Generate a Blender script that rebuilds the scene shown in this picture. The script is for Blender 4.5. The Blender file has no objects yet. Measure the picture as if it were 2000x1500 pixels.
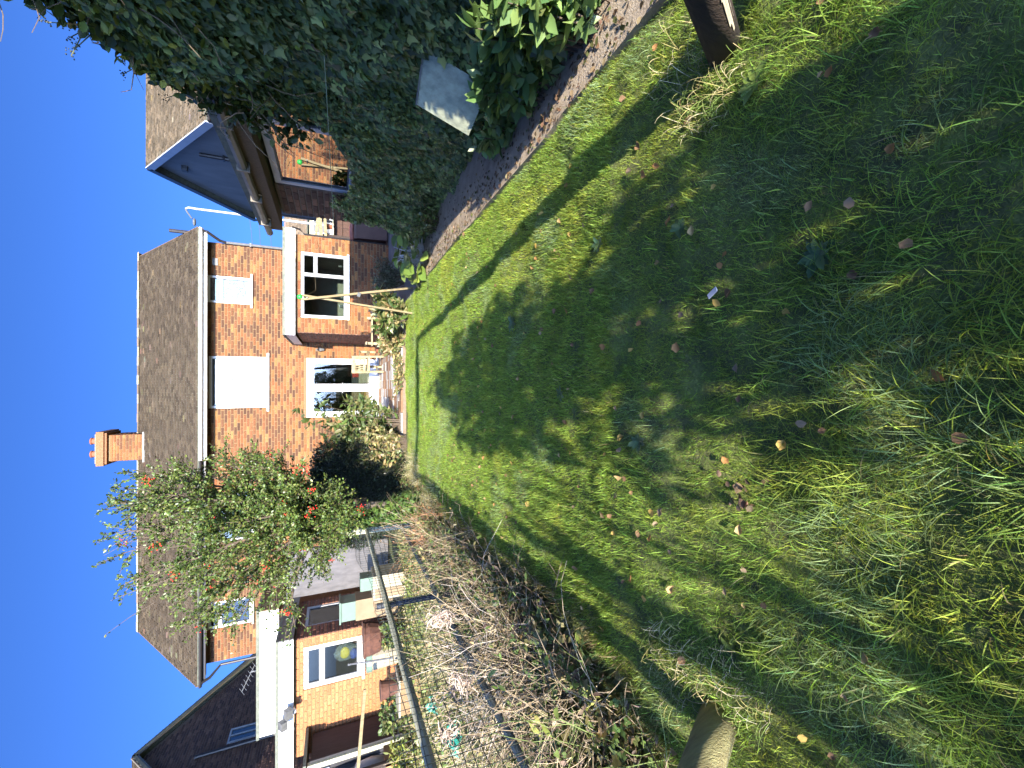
import bpy, math, random
import numpy as np
from mathutils import Vector, Matrix

# ------------------------------------------------------------------ camera, sky, sun, exposure
scn = bpy.context.scene
COL = scn.collection
EYE = 1.3
PITCH = math.atan(348 / 832.0)
YAW = -math.atan(5 / 832.0 * math.cos(PITCH))
cam_d = bpy.data.cameras.new('camera')
cam_d.sensor_fit = 'HORIZONTAL'; cam_d.sensor_width = 36.0
cam_d.lens = 36.0 * 832.0 / 2000.0
cam_d.clip_start = 0.02; cam_d.clip_end = 2000
cam = bpy.data.objects.new('camera', cam_d); COL.objects.link(cam)
fw = Vector((0, math.cos(PITCH), -math.sin(PITCH)))
rt = Vector((0, -math.sin(PITCH), -math.cos(PITCH)))      # the photograph lies on its side: picture right is down
up = Vector((1, 0, 0))
m3 = Matrix((rt, up, -fw)).transposed()
cam.matrix_world = Matrix.Translation((0, 0, EYE)) @ Matrix.Rotation(YAW, 4, 'Z') @ m3.to_4x4()
scn.camera = cam

SUN_EL = math.radians(18.0); SUN_AZ = math.radians(2.1)
world = bpy.data.worlds.new('World'); scn.world = world; world.use_nodes = True
wn = world.node_tree.nodes; wl = world.node_tree.links
bgn = wn['Background']; sky = wn.new('ShaderNodeTexSky'); sky.sky_type = 'NISHITA'
sky.sun_disc = False; sky.sun_elevation = SUN_EL; sky.sun_rotation = math.radians(180) - SUN_AZ
sky.altitude = 50; sky.air_density = 0.36; sky.dust_density = 3.6; sky.ozone_density = 10.0
wl.new(sky.outputs[0], bgn.inputs[0]); bgn.inputs[1].default_value = 0.14
sun_d = bpy.data.lights.new('sun', 'SUN'); sun_d.energy = 5.0; sun_d.angle = math.radians(0.5)
sun_d.color = (1.0, 0.90, 0.74)
sun = bpy.data.objects.new('sun', sun_d); COL.objects.link(sun)
sd = Vector((-math.sin(SUN_AZ) * math.cos(SUN_EL), math.cos(SUN_AZ) * math.cos(SUN_EL), -math.sin(SUN_EL)))
sun.rotation_euler = sd.to_track_quat('-Z', 'Y').to_euler(); sun.location = (2, -20, 12)
scn.view_settings.view_transform = 'Standard'; scn.view_settings.look = 'None'
scn.view_settings.exposure = 1.75; scn.view_settings.gamma = 1.0
scn.render.engine = 'CYCLES'
scn.cycles.max_bounces = 6; scn.cycles.transparent_max_bounces = 12
scn.cycles.caustics_reflective = False; scn.cycles.caustics_refractive = False

rng = np.random.default_rng(7); R = random.Random(11)
PI = math.pi

# ------------------------------------------------------------------ materials
MATS = {}
def _noise(nt, scale, detail=4.0, rough=0.6, co=None):
    n = nt.nodes.new('ShaderNodeTexNoise'); n.inputs['Scale'].default_value = scale
    n.inputs['Detail'].default_value = detail; n.inputs['Roughness'].default_value = rough
    if co is not None: nt.links.new(co, n.inputs['Vector'])
    return n
def pm(name, c1, c2=None, scale=8.0, rough=0.7, bump=0.0, bscale=None, metal=0.0, spec=0.4, lo=0.35, hi=0.65, stretch=None):
    m = bpy.data.materials.new(name); m.use_nodes = True; nt = m.node_tree
    b = nt.nodes['Principled BSDF']; b.inputs['Roughness'].default_value = rough
    b.inputs['Metallic'].default_value = metal; b.inputs['Specular IOR Level'].default_value = spec
    tc = nt.nodes.new('ShaderNodeTexCoord'); co = tc.outputs['Object']
    if stretch:
        mp = nt.nodes.new('ShaderNodeMapping'); mp.inputs['Scale'].default_value = stretch
        nt.links.new(co, mp.inputs[0]); co = mp.outputs[0]
    if c2 is None: c2 = tuple(x * 0.8 for x in c1)
    n = _noise(nt, scale, co=co); cr = nt.nodes.new('ShaderNodeValToRGB')
    cr.color_ramp.elements[0].position = lo; cr.color_ramp.elements[1].position = hi
    cr.color_ramp.elements[0].color = (*c1, 1); cr.color_ramp.elements[1].color = (*c2, 1)
    nt.links.new(n.outputs['Fac'], cr.inputs[0]); nt.links.new(cr.outputs[0], b.inputs['Base Color'])
    if bump:
        n2 = _noise(nt, bscale or scale * 4, co=co); bp = nt.nodes.new('ShaderNodeBump')
        bp.inputs['Strength'].default_value = bump; bp.inputs['Distance'].default_value = 0.02
        nt.links.new(n2.outputs['Fac'], bp.inputs['Height']); nt.links.new(bp.outputs[0], b.inputs['Normal'])
    MATS[name] = m; return m
def attr_mat(name, rough=0.8, nscale=40.0, namp=0.35, bump=0.2, spec=0.3):
    """colour of each piece from its own attribute, mottled by noise"""
    m = bpy.data.materials.new(name); m.use_nodes = True; nt = m.node_tree
    b = nt.nodes['Principled BSDF']; b.inputs['Roughness'].default_value = rough; b.inputs['Specular IOR Level'].default_value = spec
    a = nt.nodes.new('ShaderNodeAttribute'); a.attribute_name = 'Col'
    ge = nt.nodes.new('ShaderNodeNewGeometry')
    n = _noise(nt, nscale, co=ge.outputs['Position']); mr = nt.nodes.new('ShaderNodeMapRange')
    mr.inputs['From Min'].default_value = 0.3; mr.inputs['From Max'].default_value = 0.7
    mr.inputs['To Min'].default_value = 1 - namp; mr.inputs['To Max'].default_value = 1 + namp
    nt.links.new(n.outputs['Fac'], mr.inputs['Value'])
    mx = nt.nodes.new('ShaderNodeVectorMath'); mx.operation = 'SCALE'
    nt.links.new(a.outputs['Color'], mx.inputs[0]); nt.links.new(mr.outputs[0], mx.inputs['Scale'])
    nt.links.new(mx.outputs[0], b.inputs['Base Color'])
    if bump:
        bp = nt.nodes.new('ShaderNodeBump'); bp.inputs['Strength'].default_value = bump; bp.inputs['Distance'].default_value = 0.01
        nt.links.new(n.outputs['Fac'], bp.inputs['Height']); nt.links.new(bp.outputs[0], b.inputs['Normal'])
    MATS[name] = m; return m
def leaf_mat(name, trans=0.3, rough=0.5, spec=0.4, ttint=(1.5, 1.35, 0.5)):
    m = bpy.data.materials.new(name); m.use_nodes = True; nt = m.node_tree
    b = nt.nodes['Principled BSDF']; b.inputs['Roughness'].default_value = rough; b.inputs['Specular IOR Level'].default_value = spec
    out = nt.nodes['Material Output']
    a = nt.nodes.new('ShaderNodeAttribute'); a.attribute_name = 'Col'
    nt.links.new(a.outputs['Color'], b.inputs['Base Color'])
    t = nt.nodes.new('ShaderNodeBsdfTranslucent'); mu = nt.nodes.new('ShaderNodeVectorMath'); mu.operation = 'MULTIPLY'
    nt.links.new(a.outputs['Color'], mu.inputs[0]); mu.inputs[1].default_value = ttint
    nt.links.new(mu.outputs[0], t.inputs[0])
    mx = nt.nodes.new('ShaderNodeMixShader'); mx.inputs[0].default_value = trans
    nt.links.new(b.outputs[0], mx.inputs[1]); nt.links.new(t.outputs[0], mx.inputs[2]); nt.links.new(mx.outputs[0], out.inputs[0])
    MATS[name] = m; return m
def glass_mat(name, tint=(0.75, 0.8, 0.78), refl=0.12, rough=0.0):
    m = bpy.data.materials.new(name); m.use_nodes = True; nt = m.node_tree
    nt.nodes.remove(nt.nodes['Principled BSDF']); out = nt.nodes['Material Output']
    tr = nt.nodes.new('ShaderNodeBsdfTransparent'); tr.inputs[0].default_value = (*tint, 1)
    gl = nt.nodes.new('ShaderNodeBsdfGlossy'); gl.inputs['Roughness'].default_value = rough
    fr = nt.nodes.new('ShaderNodeFresnel'); fr.inputs[0].default_value = 1.5
    ad = nt.nodes.new('ShaderNodeMath'); ad.operation = 'ADD'; ad.use_clamp = True; ad.inputs[1].default_value = refl
    nt.links.new(fr.outputs[0], ad.inputs[0])
    mx = nt.nodes.new('ShaderNodeMixShader'); nt.links.new(ad.outputs[0], mx.inputs[0])
    nt.links.new(tr.outputs[0], mx.inputs[1]); nt.links.new(gl.outputs[0], mx.inputs[2]); nt.links.new(mx.outputs[0], out.inputs[0])
    MATS[name] = m; return m

attr_mat('brick', 0.85, 60, 0.45, 0.4)
attr_mat('tile', 0.9, 30, 0.35, 0.3)
attr_mat('piece', 0.75, 25, 0.25, 0.15)
attr_mat('stem', 0.85, 60, 0.25, 0.0)
leaf_mat('grass', 0.38, 0.55, 0.22, (1.5, 1.4, 0.45))
leaf_mat('leaf', 0.25, 0.4, 0.45)
leaf_mat('ivyleaf', 0.18, 0.42, 0.4, (1.3, 1.3, 0.5))
leaf_mat('dryleaf', 0.2, 0.7, 0.2, (1.3, 1.0, 0.6))
glass_mat('glass', (0.72, 0.77, 0.75), 0.05); glass_mat('mirror_glass', (0.15, 0.16, 0.16), 0.6)
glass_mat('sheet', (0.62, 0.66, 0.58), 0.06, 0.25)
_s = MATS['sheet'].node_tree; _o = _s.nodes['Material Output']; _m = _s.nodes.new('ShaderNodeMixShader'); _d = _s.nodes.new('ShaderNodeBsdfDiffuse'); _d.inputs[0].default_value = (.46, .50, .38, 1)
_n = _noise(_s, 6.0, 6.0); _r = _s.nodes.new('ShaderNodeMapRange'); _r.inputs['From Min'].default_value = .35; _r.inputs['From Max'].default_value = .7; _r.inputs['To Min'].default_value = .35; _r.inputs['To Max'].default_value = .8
_s.links.new(_n.outputs['Fac'], _r.inputs['Value']); _s.links.new(_r.outputs[0], _m.inputs[0]); _s.links.new(_o.inputs[0].links[0].from_socket, _m.inputs[1]); _s.links.new(_d.outputs[0], _m.inputs[2]); _s.links.new(_m.outputs[0], _o.inputs[0])  # pale diffuse layer: dust plus reflected sky and lit grass put into the colour
pm('mortar', (0.215, 0.14, 0.072), (0.17, 0.105, 0.05), 30, 0.95, 0.3)
pm('mortar_dark', (0.20, 0.15, 0.11), (0.15, 0.11, 0.08), 30, 0.95)
pm('upvc', (0.80, 0.80, 0.79), (0.74, 0.74, 0.72), 3, 0.35, 0)
pm('white_paint', (0.64, 0.632, 0.608), (0.576, 0.56, 0.528), 4, 0.5, 0.05)
pm('grey_frame', (0.42, 0.46, 0.54), (0.36, 0.40, 0.47), 4, 0.45)
pm('black_plastic', (0.02, 0.02, 0.022), (0.035, 0.03, 0.03), 8, 0.4)
pm('grey_plastic', (0.125, 0.125, 0.12), (0.09, 0.09, 0.09), 10, 0.5)
pm('felt', (0.16, 0.17, 0.13), (0.10, 0.11, 0.09), 12, 0.95, 0.3)
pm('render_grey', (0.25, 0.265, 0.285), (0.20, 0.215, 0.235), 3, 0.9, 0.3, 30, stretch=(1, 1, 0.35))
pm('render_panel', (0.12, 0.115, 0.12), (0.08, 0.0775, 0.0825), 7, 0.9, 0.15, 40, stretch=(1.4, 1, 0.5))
pm('brown_board', (0.16, 0.10, 0.06), (0.10, 0.065, 0.04), 6, 0.8, 0.2, 40, stretch=(1, 8, 8))
pm('gutter_brown', (0.16, 0.144, 0.112), (0.12, 0.104, 0.08), 6, 0.5)
pm('concrete', (0.40, 0.325, 0.235), (0.25, 0.195, 0.14), 7, 0.95, 0.5, 90, lo=0.3, hi=0.7)
pm('yard', (0.16, 0.155, 0.155), (0.11, 0.105, 0.105), 2.5, 0.95, 0.3, 60)
pm('soil', (0.1283, 0.162, 0.0405), (0.0675, 0.07425, 0.0297), 9, 1.0, 0.6, 60)
pm('terrain', (0.06, 0.08, 0.03), (0.045, 0.055, 0.025), 0.5, 1.0)
pm('old_wood', (0.34, 0.32, 0.15), (0.20, 0.17, 0.085), 5, 0.9, 0.5, 30, stretch=(6, 6, 0.6), lo=0.3, hi=0.7)
pm('dark_wood', (0.045, 0.030, 0.022), (0.025, 0.018, 0.014), 6, 0.85, 0.4, 25, stretch=(5, 5, 0.5))
pm('rail_wood', (0.432, 0.432, 0.324), (0.288, 0.288, 0.204), 5, 0.9, 0.4, 40, stretch=(6, 0.6, 6))
pm('pale_wood', (0.225, 0.1845, 0.099), (0.162, 0.1215, 0.0585), 6, 0.75, 0.2, 30, stretch=(5, 5, 0.5))
pm('chair_wood', (0.33, 0.282, 0.168), (0.24, 0.192, 0.108), 9, 0.7, 0.1)
pm('fence_brown', (0.075, 0.040, 0.028), (0.05, 0.028, 0.02), 8, 0.9, 0.3, 40, stretch=(6, 6, 0.6))
pm('shed_wood', (0.035, 0.034, 0.038), (0.022, 0.021, 0.024), 8, 0.8, 0.3, 30, stretch=(6, 6, 0.6))
pm('bark', (0.11, 0.09, 0.07), (0.06, 0.05, 0.035), 12, 0.95, 0.6, 40)
pm('twig', (0.11, 0.085, 0.06), (0.075, 0.055, 0.04), 20, 0.9)
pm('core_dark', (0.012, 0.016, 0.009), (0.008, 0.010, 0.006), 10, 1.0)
pm('bin_brown', (0.07, 0.032, 0.025), (0.055, 0.025, 0.02), 5, 0.45)
pm('sack_red', (0.34, 0.13, 0.09), (0.24, 0.09, 0.07), 12, 0.6)
pm('green_cap', (0.03, 0.36, 0.06), (0.02, 0.28, 0.05), 5, 0.45)
pm('line_green', (0.245, 0.364, 0.266), (0.21, 0.322, 0.231), 5, 0.5)
pm('mesh_wire', (0.02, 0.03, 0.022), (0.03, 0.035, 0.03), 5, 0.5)
pm('post_paint', (0.018, 0.022, 0.035), (0.10, 0.11, 0.12), 26, 0.6, 0.3, lo=0.55, hi=0.68)
pm('terracotta', (0.255, 0.09, 0.045), (0.195, 0.06375, 0.03375), 8, 0.8)
pm('room', (0.36, 0.36, 0.30), (0.28, 0.28, 0.23), 2, 0.9)
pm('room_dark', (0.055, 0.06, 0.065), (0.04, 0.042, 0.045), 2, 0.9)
pm('curtain', (0.20, 0.22, 0.22), (0.075, 0.09, 0.085), 4, 0.9)
pm('film', (0.24, 0.24, 0.24), (0.02, 0.02, 0.03), 13, 0.6, lo=0.57, hi=0.60, stretch=(1.5, 1, 2.4))
pm('tub_green', (0.12, 0.18, 0.14), (0.095, 0.15, 0.115), 4, 0.5)
pm('turquoise', (0.03, 0.26, 0.19), (0.02, 0.18, 0.14), 9, 0.5)
pm('cream', (0.31, 0.28, 0.21), (0.26, 0.23, 0.165), 4, 0.7)
pm('tan_box', (0.225, 0.165, 0.1), (0.18, 0.13, 0.075), 4, 0.8)
pm('rust', (0.112, 0.049, 0.0315), (0.063, 0.028, 0.021), 14, 0.9)
pm('berry', (0.75, 0.045, 0.028), (0.60, 0.03, 0.02), 30, 0.35)
pm('galv', (0.204, 0.21, 0.216), (0.156, 0.162, 0.168), 8, 0.45, metal=0.4)
pm('lamp_white', (0.42, 0.432, 0.444), (0.372, 0.384, 0.396), 4, 0.5)
pm('blue_print', (0.04, 0.07, 0.30), (0.03, 0.06, 0.24), 4, 0.5)
pm('yellow_print', (0.60, 0.48, 0.08), (0.5, 0.4, 0.06), 6, 0.5)
pm('cardboard', (0.336, 0.176, 0.072), (0.24, 0.12, 0.048), 4, 0.8)
pm('red_cloth', (0.40, 0.05, 0.04), (0.30, 0.04, 0.03), 8, 0.9)
pm('slate_grey', (0.10, 0.11, 0.12), (0.07, 0.075, 0.08), 8, 0.6)

# ------------------------------------------------------------------ mesh helpers
class MB:
    def __init__(s): s.v = []; s.f = []; s.c = []; s.col = (0.5, 0.5, 0.5)
    def poly(s, pts, col=None):
        b = len(s.v); s.v += [tuple(p) for p in pts]; s.f.append(tuple(range(b, b + len(pts)))); s.c.append(col or s.col); return s
    def box(s, x0, x1, y0, y1, z0, z1, col=None, skip=''):
        b = len(s.v)
        s.v += [(x0,y0,z0),(x1,y0,z0),(x1,y1,z0),(x0,y1,z0),(x0,y0,z1),(x1,y0,z1),(x1,y1,z1),(x0,y1,z1)]
        fs = dict(b=(0,3,2,1), t=(4,5,6,7), f=(0,1,5,4), k=(2,3,7,6), l=(3,0,4,7), r=(1,2,6,5))
        for k, q in fs.items():
            if k in skip: continue
            s.f.append(tuple(b + i for i in q)); s.c.append(col or s.col)
        return s
    def beam(s, p, q, w, h, col=None, upv=(0, 0, 1)):
        p = Vector(p); q = Vector(q); d = (q - p).normalized(); u = Vector(upv)
        if abs(d.dot(u)) > 0.98: u = Vector((1, 0, 0))
        a = d.cross(u).normalized() * (w / 2); c = a.cross(d).normalized() * (h / 2); b = len(s.v)
        for e in (p, q):
            for sa, sc in ((-1, -1), (1, -1), (1, 1), (-1, 1)): s.v.append(tuple(e + a * sa + c * sc))
        for f in ((0,1,2,3),(7,6,5,4),(0,4,5,1),(1,5,6,2),(2,6,7,3),(3,7,4,0)):
            s.f.append(tuple(b + i for i in f)); s.c.append(col or s.col)
        return s
    def tube(s, pts, rad, n=6, col=None, cap=True):
        pts = [Vector(p) for p in pts]; m = len(pts)
        if not hasattr(rad, '__len__'): rad = [rad] * m
        b = len(s.v)
        for i, p in enumerate(pts):
            d = (pts[min(i + 1, m - 1)] - pts[max(i - 1, 0)])
            d = d.normalized() if d.length > 1e-9 else Vector((0, 0, 1))
            u = Vector((0, 0, 1)) if abs(d.z) < 0.9 else Vector((1, 0, 0))
            a = d.cross(u).normalized(); c = a.cross(d)
            for k in range(n):
                t = 2 * PI * k / n; s.v.append(tuple(p + (a * math.cos(t) + c * math.sin(t)) * rad[i]))
        for i in range(m - 1):
            for k in range(n):
                k2 = (k + 1) % n
                s.f.append((b + i*n + k, b + i*n + k2, b + (i+1)*n + k2, b + (i+1)*n + k)); s.c.append(col or s.col)
        if cap:
            s.f.append(tuple(b + k for k in range(n))[::-1]); s.c.append(col or s.col)
            s.f.append(tuple(b + (m-1)*n + k for k in range(n))); s.c.append(col or s.col)
        return s
    def lathe(s, prof, cx, cy, n=16, col=None):
        return s.tube([(cx, cy, z) for r, z in prof], [r for r, z in prof], n, col)
    def blob(s, c, r, n=12, seed=0, amp=0.12, col=None):
        rr = random.Random(seed); b = len(s.v); m = n // 2
        for i in range(m + 1):
            th = PI * i / m
            for k in range(n):
                ph = 2 * PI * k / n; e = 1 + amp * (rr.random() - .5) * 2
                s.v.append((c[0] + r[0]*e*math.sin(th)*math.cos(ph), c[1] + r[1]*e*math.sin(th)*math.sin(ph), c[2] + r[2]*e*math.cos(th)))
        for i in range(m):
            for k in range(n):
                k2 = (k + 1) % n; s.f.append((b+i*n+k, b+(i+1)*n+k, b+(i+1)*n+k2, b+i*n+k2)); s.c.append(col or s.col)
        return s
    def mesh(s, name, org=(0, 0, 0), smooth=False):
        me = bpy.data.meshes.new(name)
        o = np.array(org); v = (np.array(s.v, dtype=float) - o) if s.v else []
        me.from_pydata([tuple(p) for p in v], [], s.f)
        at = me.attributes.new('Col', 'FLOAT_COLOR', 'FACE')
        c = np.ones((len(s.f), 4)); c[:, :3] = np.array(s.c)[:, :3]
        at.data.foreach_set('color', c.ravel())
        if smooth: me.shade_smooth()
        me.update(); return me
ORG = {}
def add(name, me, mat, parent=None):
    o = bpy.data.objects.new(name, me)
    if mat: me.materials.clear(); me.materials.append(MATS[mat])
    COL.objects.link(o)
    if parent: o.parent = parent; ORG[o] = ORG.get(parent, (0, 0, 0))
    return o
def tag(o, label=None, cat=None, group=None, kind=None):
    if label: o['label'] = label
    if cat: o['category'] = cat
    if group: o['group'] = group
    if kind: o['kind'] = kind
    return o
def thing(name, label, cat, loc=(0, 0, 0), group=None):
    o = bpy.data.objects.new(name, None); o.empty_display_size = 0.1; COL.objects.link(o); o.location = loc
    ORG[o] = tuple(loc); return tag(o, label, cat, group)
def part(name, mb, mat, parent, smooth=False, kind=None):
    o = add(name, mb.mesh(name, ORG.get(parent, (0, 0, 0)), smooth), mat, parent)
    if kind: o['kind'] = kind
    return o
def one(name, mb, mat, label, cat, loc=(0, 0, 0), group=None, smooth=False):
    o = add(name, mb.mesh(name, loc, smooth), mat); o.location = loc; ORG[o] = tuple(loc)
    return tag(o, label, cat, group)
def struct(name, mb, mat, smooth=False):
    o = add(name, mb.mesh(name, (0, 0, 0), smooth), mat); o['kind'] = 'structure'; return o
def B(*a, **k): return MB().box(*a, **k)

def np_mesh(name, V, F, C=None):
    """V (n,3), F (m,k) uniform polygons, C (n,3) point colours"""
    me = bpy.data.meshes.new(name); n = len(V); m, k = F.shape
    me.vertices.add(n); me.vertices.foreach_set('co', np.ascontiguousarray(V, dtype=np.float32).ravel())
    me.loops.add(m * k); me.loops.foreach_set('vertex_index', np.ascontiguousarray(F, dtype=np.int32).ravel())
    me.polygons.add(m); me.polygons.foreach_set('loop_start', np.arange(0, m * k, k, dtype=np.int32))
    if C is not None:
        at = me.attributes.new('Col', 'FLOAT_COLOR', 'POINT'); c = np.ones((n, 4), dtype=np.float32); c[:, :3] = C
        at.data.foreach_set('color', c.ravel())
    me.update(calc_edges=True); return me
def nrm(a): return a / np.maximum(np.linalg.norm(a, axis=1, keepdims=True), 1e-9)
def leafmesh(name, pos, dirs, ups, size, tmpl, cols, org=(0, 0, 0), wid=None):
    tv, tf = tmpl; tv = np.array(tv, float); tf = np.array(tf); N = len(pos); k = len(tv)
    y = nrm(dirs); x = nrm(np.cross(y, ups)); z = np.cross(x, y)
    s = np.asarray(size).reshape(-1, 1, 1) * np.ones((N, 1, 1)); w = 1.0 if wid is None else np.asarray(wid).reshape(-1, 1, 1)
    V = pos[:, None, :] + s * (tv[None, :, 0:1] * w * x[:, None, :] + tv[None, :, 1:2] * y[:, None, :] + tv[None, :, 2:3] * z[:, None, :])
    Fc = (tf[None, :, :] + (np.arange(N) * k)[:, None, None]).reshape(-1, tf.shape[1])
    C = np.repeat(cols, k, axis=0)
    return np_mesh(name, V.reshape(-1, 3) - np.array(org), Fc, C)
LANCE = ([(0,0,0),(.16,.3,.03),(-.16,.3,.03),(.17,.6,.0),(-.17,.6,.0),(0,1,-.12),(0,.45,-.02)],
         [(0,1,6),(0,6,2),(1,3,6),(2,6,4),(3,5,6),(4,6,5)])
OVAL = ([(0,0,0),(.3,.35,.05),(-.3,.35,.05),(.24,.72,.03),(-.24,.72,.03),(0,1,-.05),(0,.5,-.02)],
        [(0,1,6),(0,6,2),(1,3,6),(2,6,4),(3,5,6),(4,6,5)])
IVY = ([(0,.08,0),(.34,-.06,-.03),(.5,.34,-.04),(.24,.46,.02),(0,1,-.08),(-.24,.46,.02),(-.5,.34,-.04),(-.34,-.06,-.03)],
       [(0,1,2),(0,2,3),(0,3,4),(0,4,5),(0,5,6),(0,6,7)])
OCT = ([(1,0,0),(-1,0,0),(0,1,0),(0,-1,0),(0,0,1),(0,0,-1)],
       [(0,2,4),(2,1,4),(1,3,4),(3,0,4),(2,0,5),(1,2,5),(3,1,5),(0,3,5)])
DEAD = ([(0,0,.0),(.32,.25,.16),(-.3,.3,.2),(.36,.62,.2),(-.32,.66,.1),(0,1,.12),(0,.3,.0),(0,.66,.02)],
        [(0,1,6),(0,6,2),(1,3,7),(1,7,6),(6,7,4),(6,4,2),(3,5,7),(7,5,4)])
def rdir(n, zb=0.0, zs=1.0):
    d = rng.normal(size=(n, 3)); d[:, 2] = d[:, 2] * zs + zb; return nrm(d)
def pal(n, *cols, jit=0.18):
    c = np.array(cols)[rng.integers(0, len(cols), n)]
    return np.clip(c * (1 + rng.normal(0, jit, (n, 1))) * (1 + rng.normal(0, 0.06, (n, 3))), 0.002, 0.9)
_lat = np.random.default_rng(99).random((257, 257))
def vnoise(x, y, s=1.0, o=0):
    x = np.asarray(x, float) * s; y = np.asarray(y, float) * s
    v = .62*_vn(.80*x - .60*y, .60*x + .80*y, o) + .38*_vn(1.9*(.33*x + .94*y), 1.9*(-.94*x + .33*y), o + 5)
    return np.clip(.5 + 1.35*(v - .5), 0, 1)
def _vn(x, y, o):
    x = x + 31.7 + o * 17.3; y = y + 57.1 + o * 9.1
    xi = np.floor(x).astype(int); yi = np.floor(y).astype(int); fx = x - xi; fy = y - yi
    fx = fx*fx*(3-2*fx); fy = fy*fy*(3-2*fy); L = lambda a, b: _lat[a % 257, b % 257]
    return (L(xi,yi)*(1-fx)+L(xi+1,yi)*fx)*(1-fy) + (L(xi,yi+1)*(1-fx)+L(xi+1,yi+1)*fx)*fy
def hground(x, y):
    x = np.asarray(x, float); y = np.asarray(y, float)
    lump = (vnoise(x, y, 2.2) - .5) * 0.085 + (vnoise(x, y, 6.5, 3) - .5) * 0.05
    inside = np.clip((1.70 - x) / 0.12, 0, 1) * np.clip((x + 7) / 0.5, 0, 1) * np.clip((8.6 - y) / 0.3, 0, 1)
    return lump * inside - 0.045 * (1 - inside)

# ------------------------------------------------------------------ ground
def grid_sheet(name, xs, ys, mat, zf):
    X, Y = np.meshgrid(xs, ys); V = np.stack([X, Y, zf(X, Y)], -1).reshape(-1, 3); nx, ny = len(xs), len(ys)
    i = (np.arange(ny - 1)[:, None] * nx + np.arange(nx - 1)[None, :]).ravel()
    me = np_mesh(name, V, np.stack([i, i + 1, i + nx + 1, i + nx], 1)); me.shade_smooth()
    o = add(name, me, mat); o['kind'] = 'structure'; return o
grid_sheet('ground', np.arange(-9, 7.01, 0.07), np.arange(-7, 14.5, 0.07), 'soil', hground)
struct('terrain', B(-400, 400, -300, 900, -0.6, -0.12), 'terrain')

# concrete path along the right of the lawn, in worn slabs, and the yard by the extension
pth = MB(); N = 44; ys = np.linspace(-3.0, 7.3, N)
L = [1.665 + 0.05 * (vnoise(y, 0, 1.7) - .5) + 0.03 * (vnoise(y, 3, 9) - .5) for y in ys]
for i in range(N - 1):
    pth.poly([(L[i], ys[i], .012), (2.75, ys[i], .012), (2.75, ys[i+1], .012), (L[i+1], ys[i+1], .012)])
    pth.poly([(L[i], ys[i], -.06), (L[i], ys[i], .012), (L[i+1], ys[i+1], .012), (L[i+1], ys[i+1], -.06)])
struct('path', pth, 'concrete')
struct('yard', MB().poly([(1.72, 7.3, .004), (8.5, 7.3, .004), (8.5, 15, .004), (1.25, 15, .004), (1.25, 8.5, .004)]), 'yard')

# brick patio before the french doors
pat = struct('patio', B(-2.2, 1.25, 8.75, 13.68, -0.05, 0.018), 'mortar_dark')
for j, y in enumerate(np.arange(8.78, 13.5, 0.235)):
    for i, x in enumerate(np.arange(-1.9, 1.2, 0.46)):
        xo = x + (0.23 if j % 2 else 0)
        if xo + .44 > 1.24: continue
        cc = R.choice([(.30,.16,.08),(.24,.13,.07),(.36,.22,.12),(.27,.15,.08),(.62,.58,.52),(.2,.12,.08),(.70,.68,.64)])
        if R.random() < .2: cc = (.42, .40, .37)
        cc = tuple(min(.45, v*.75) for v in cc)
        zt = 0.045 + R.uniform(-.006, .006)
        mb = MB(); mb.box(xo, xo + .445, y, y + .222, .016, zt, cc); part('paving_slab', mb, 'piece', pat)

# ------------------------------------------------------------------ brick walls
BRIGHT = [(0.1742, 0.0643, 0.0235), (0.1485, 0.0568, 0.0235), (0.1937, 0.0821, 0.0291), (0.1097, 0.0468, 0.0225), (0.0807, 0.0367, 0.0197), (0.1259, 0.0512, 0.0225), (0.0697, 0.0328, 0.0186), (0.2131, 0.1073, 0.0382), (0.1581, 0.0632, 0.0258), (0.0916, 0.0429, 0.0225)]
ORANGE = [(0.2279, 0.0855, 0.0292), (0.2437, 0.0982, 0.0333), (0.1994, 0.0715, 0.0275), (0.2153, 0.0887, 0.0351), (0.2469, 0.114, 0.0398)]
DARK = [(.13,.065,.045),(.10,.05,.038),(.16,.085,.055),(.085,.045,.035),(.12,.07,.05)]
GABLE = [(.17,.09,.06),(.13,.07,.048),(.105,.058,.042),(.19,.105,.068),(.09,.05,.042)]
_bm = {}
def brick_mesh(u, n, col):
    """one stretcher, shared by all bricks of the same colour and wall direction; origin at its lower left front corner"""
    k = (u, n, col)
    if k not in _bm:
        mb = MB(); L_, H_, T_ = .210, .061, .012; U = Vector(u); Nn = Vector(n); Z = Vector((0, 0, 1)); o = Vector()
        c = lambda a, h, t: o + U * a + Z * h + Nn * t
        e = .004
        fr = [c(e, e, T_), c(L_-e, e, T_), c(L_-e, H_-e, T_), c(e, H_-e, T_)]; bk = [c(0,0,0), c(L_,0,0), c(L_,H_,0), c(0,H_,0)]
        mb.poly(fr, col)
        for i in range(4): mb.poly([bk[i], bk[(i+1)%4], fr[(i+1)%4], fr[i]], col)
        _bm[k] = mb.mesh('brick'); _bm[k].materials.append(MATS['brick'])
    return _bm[k]
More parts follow.
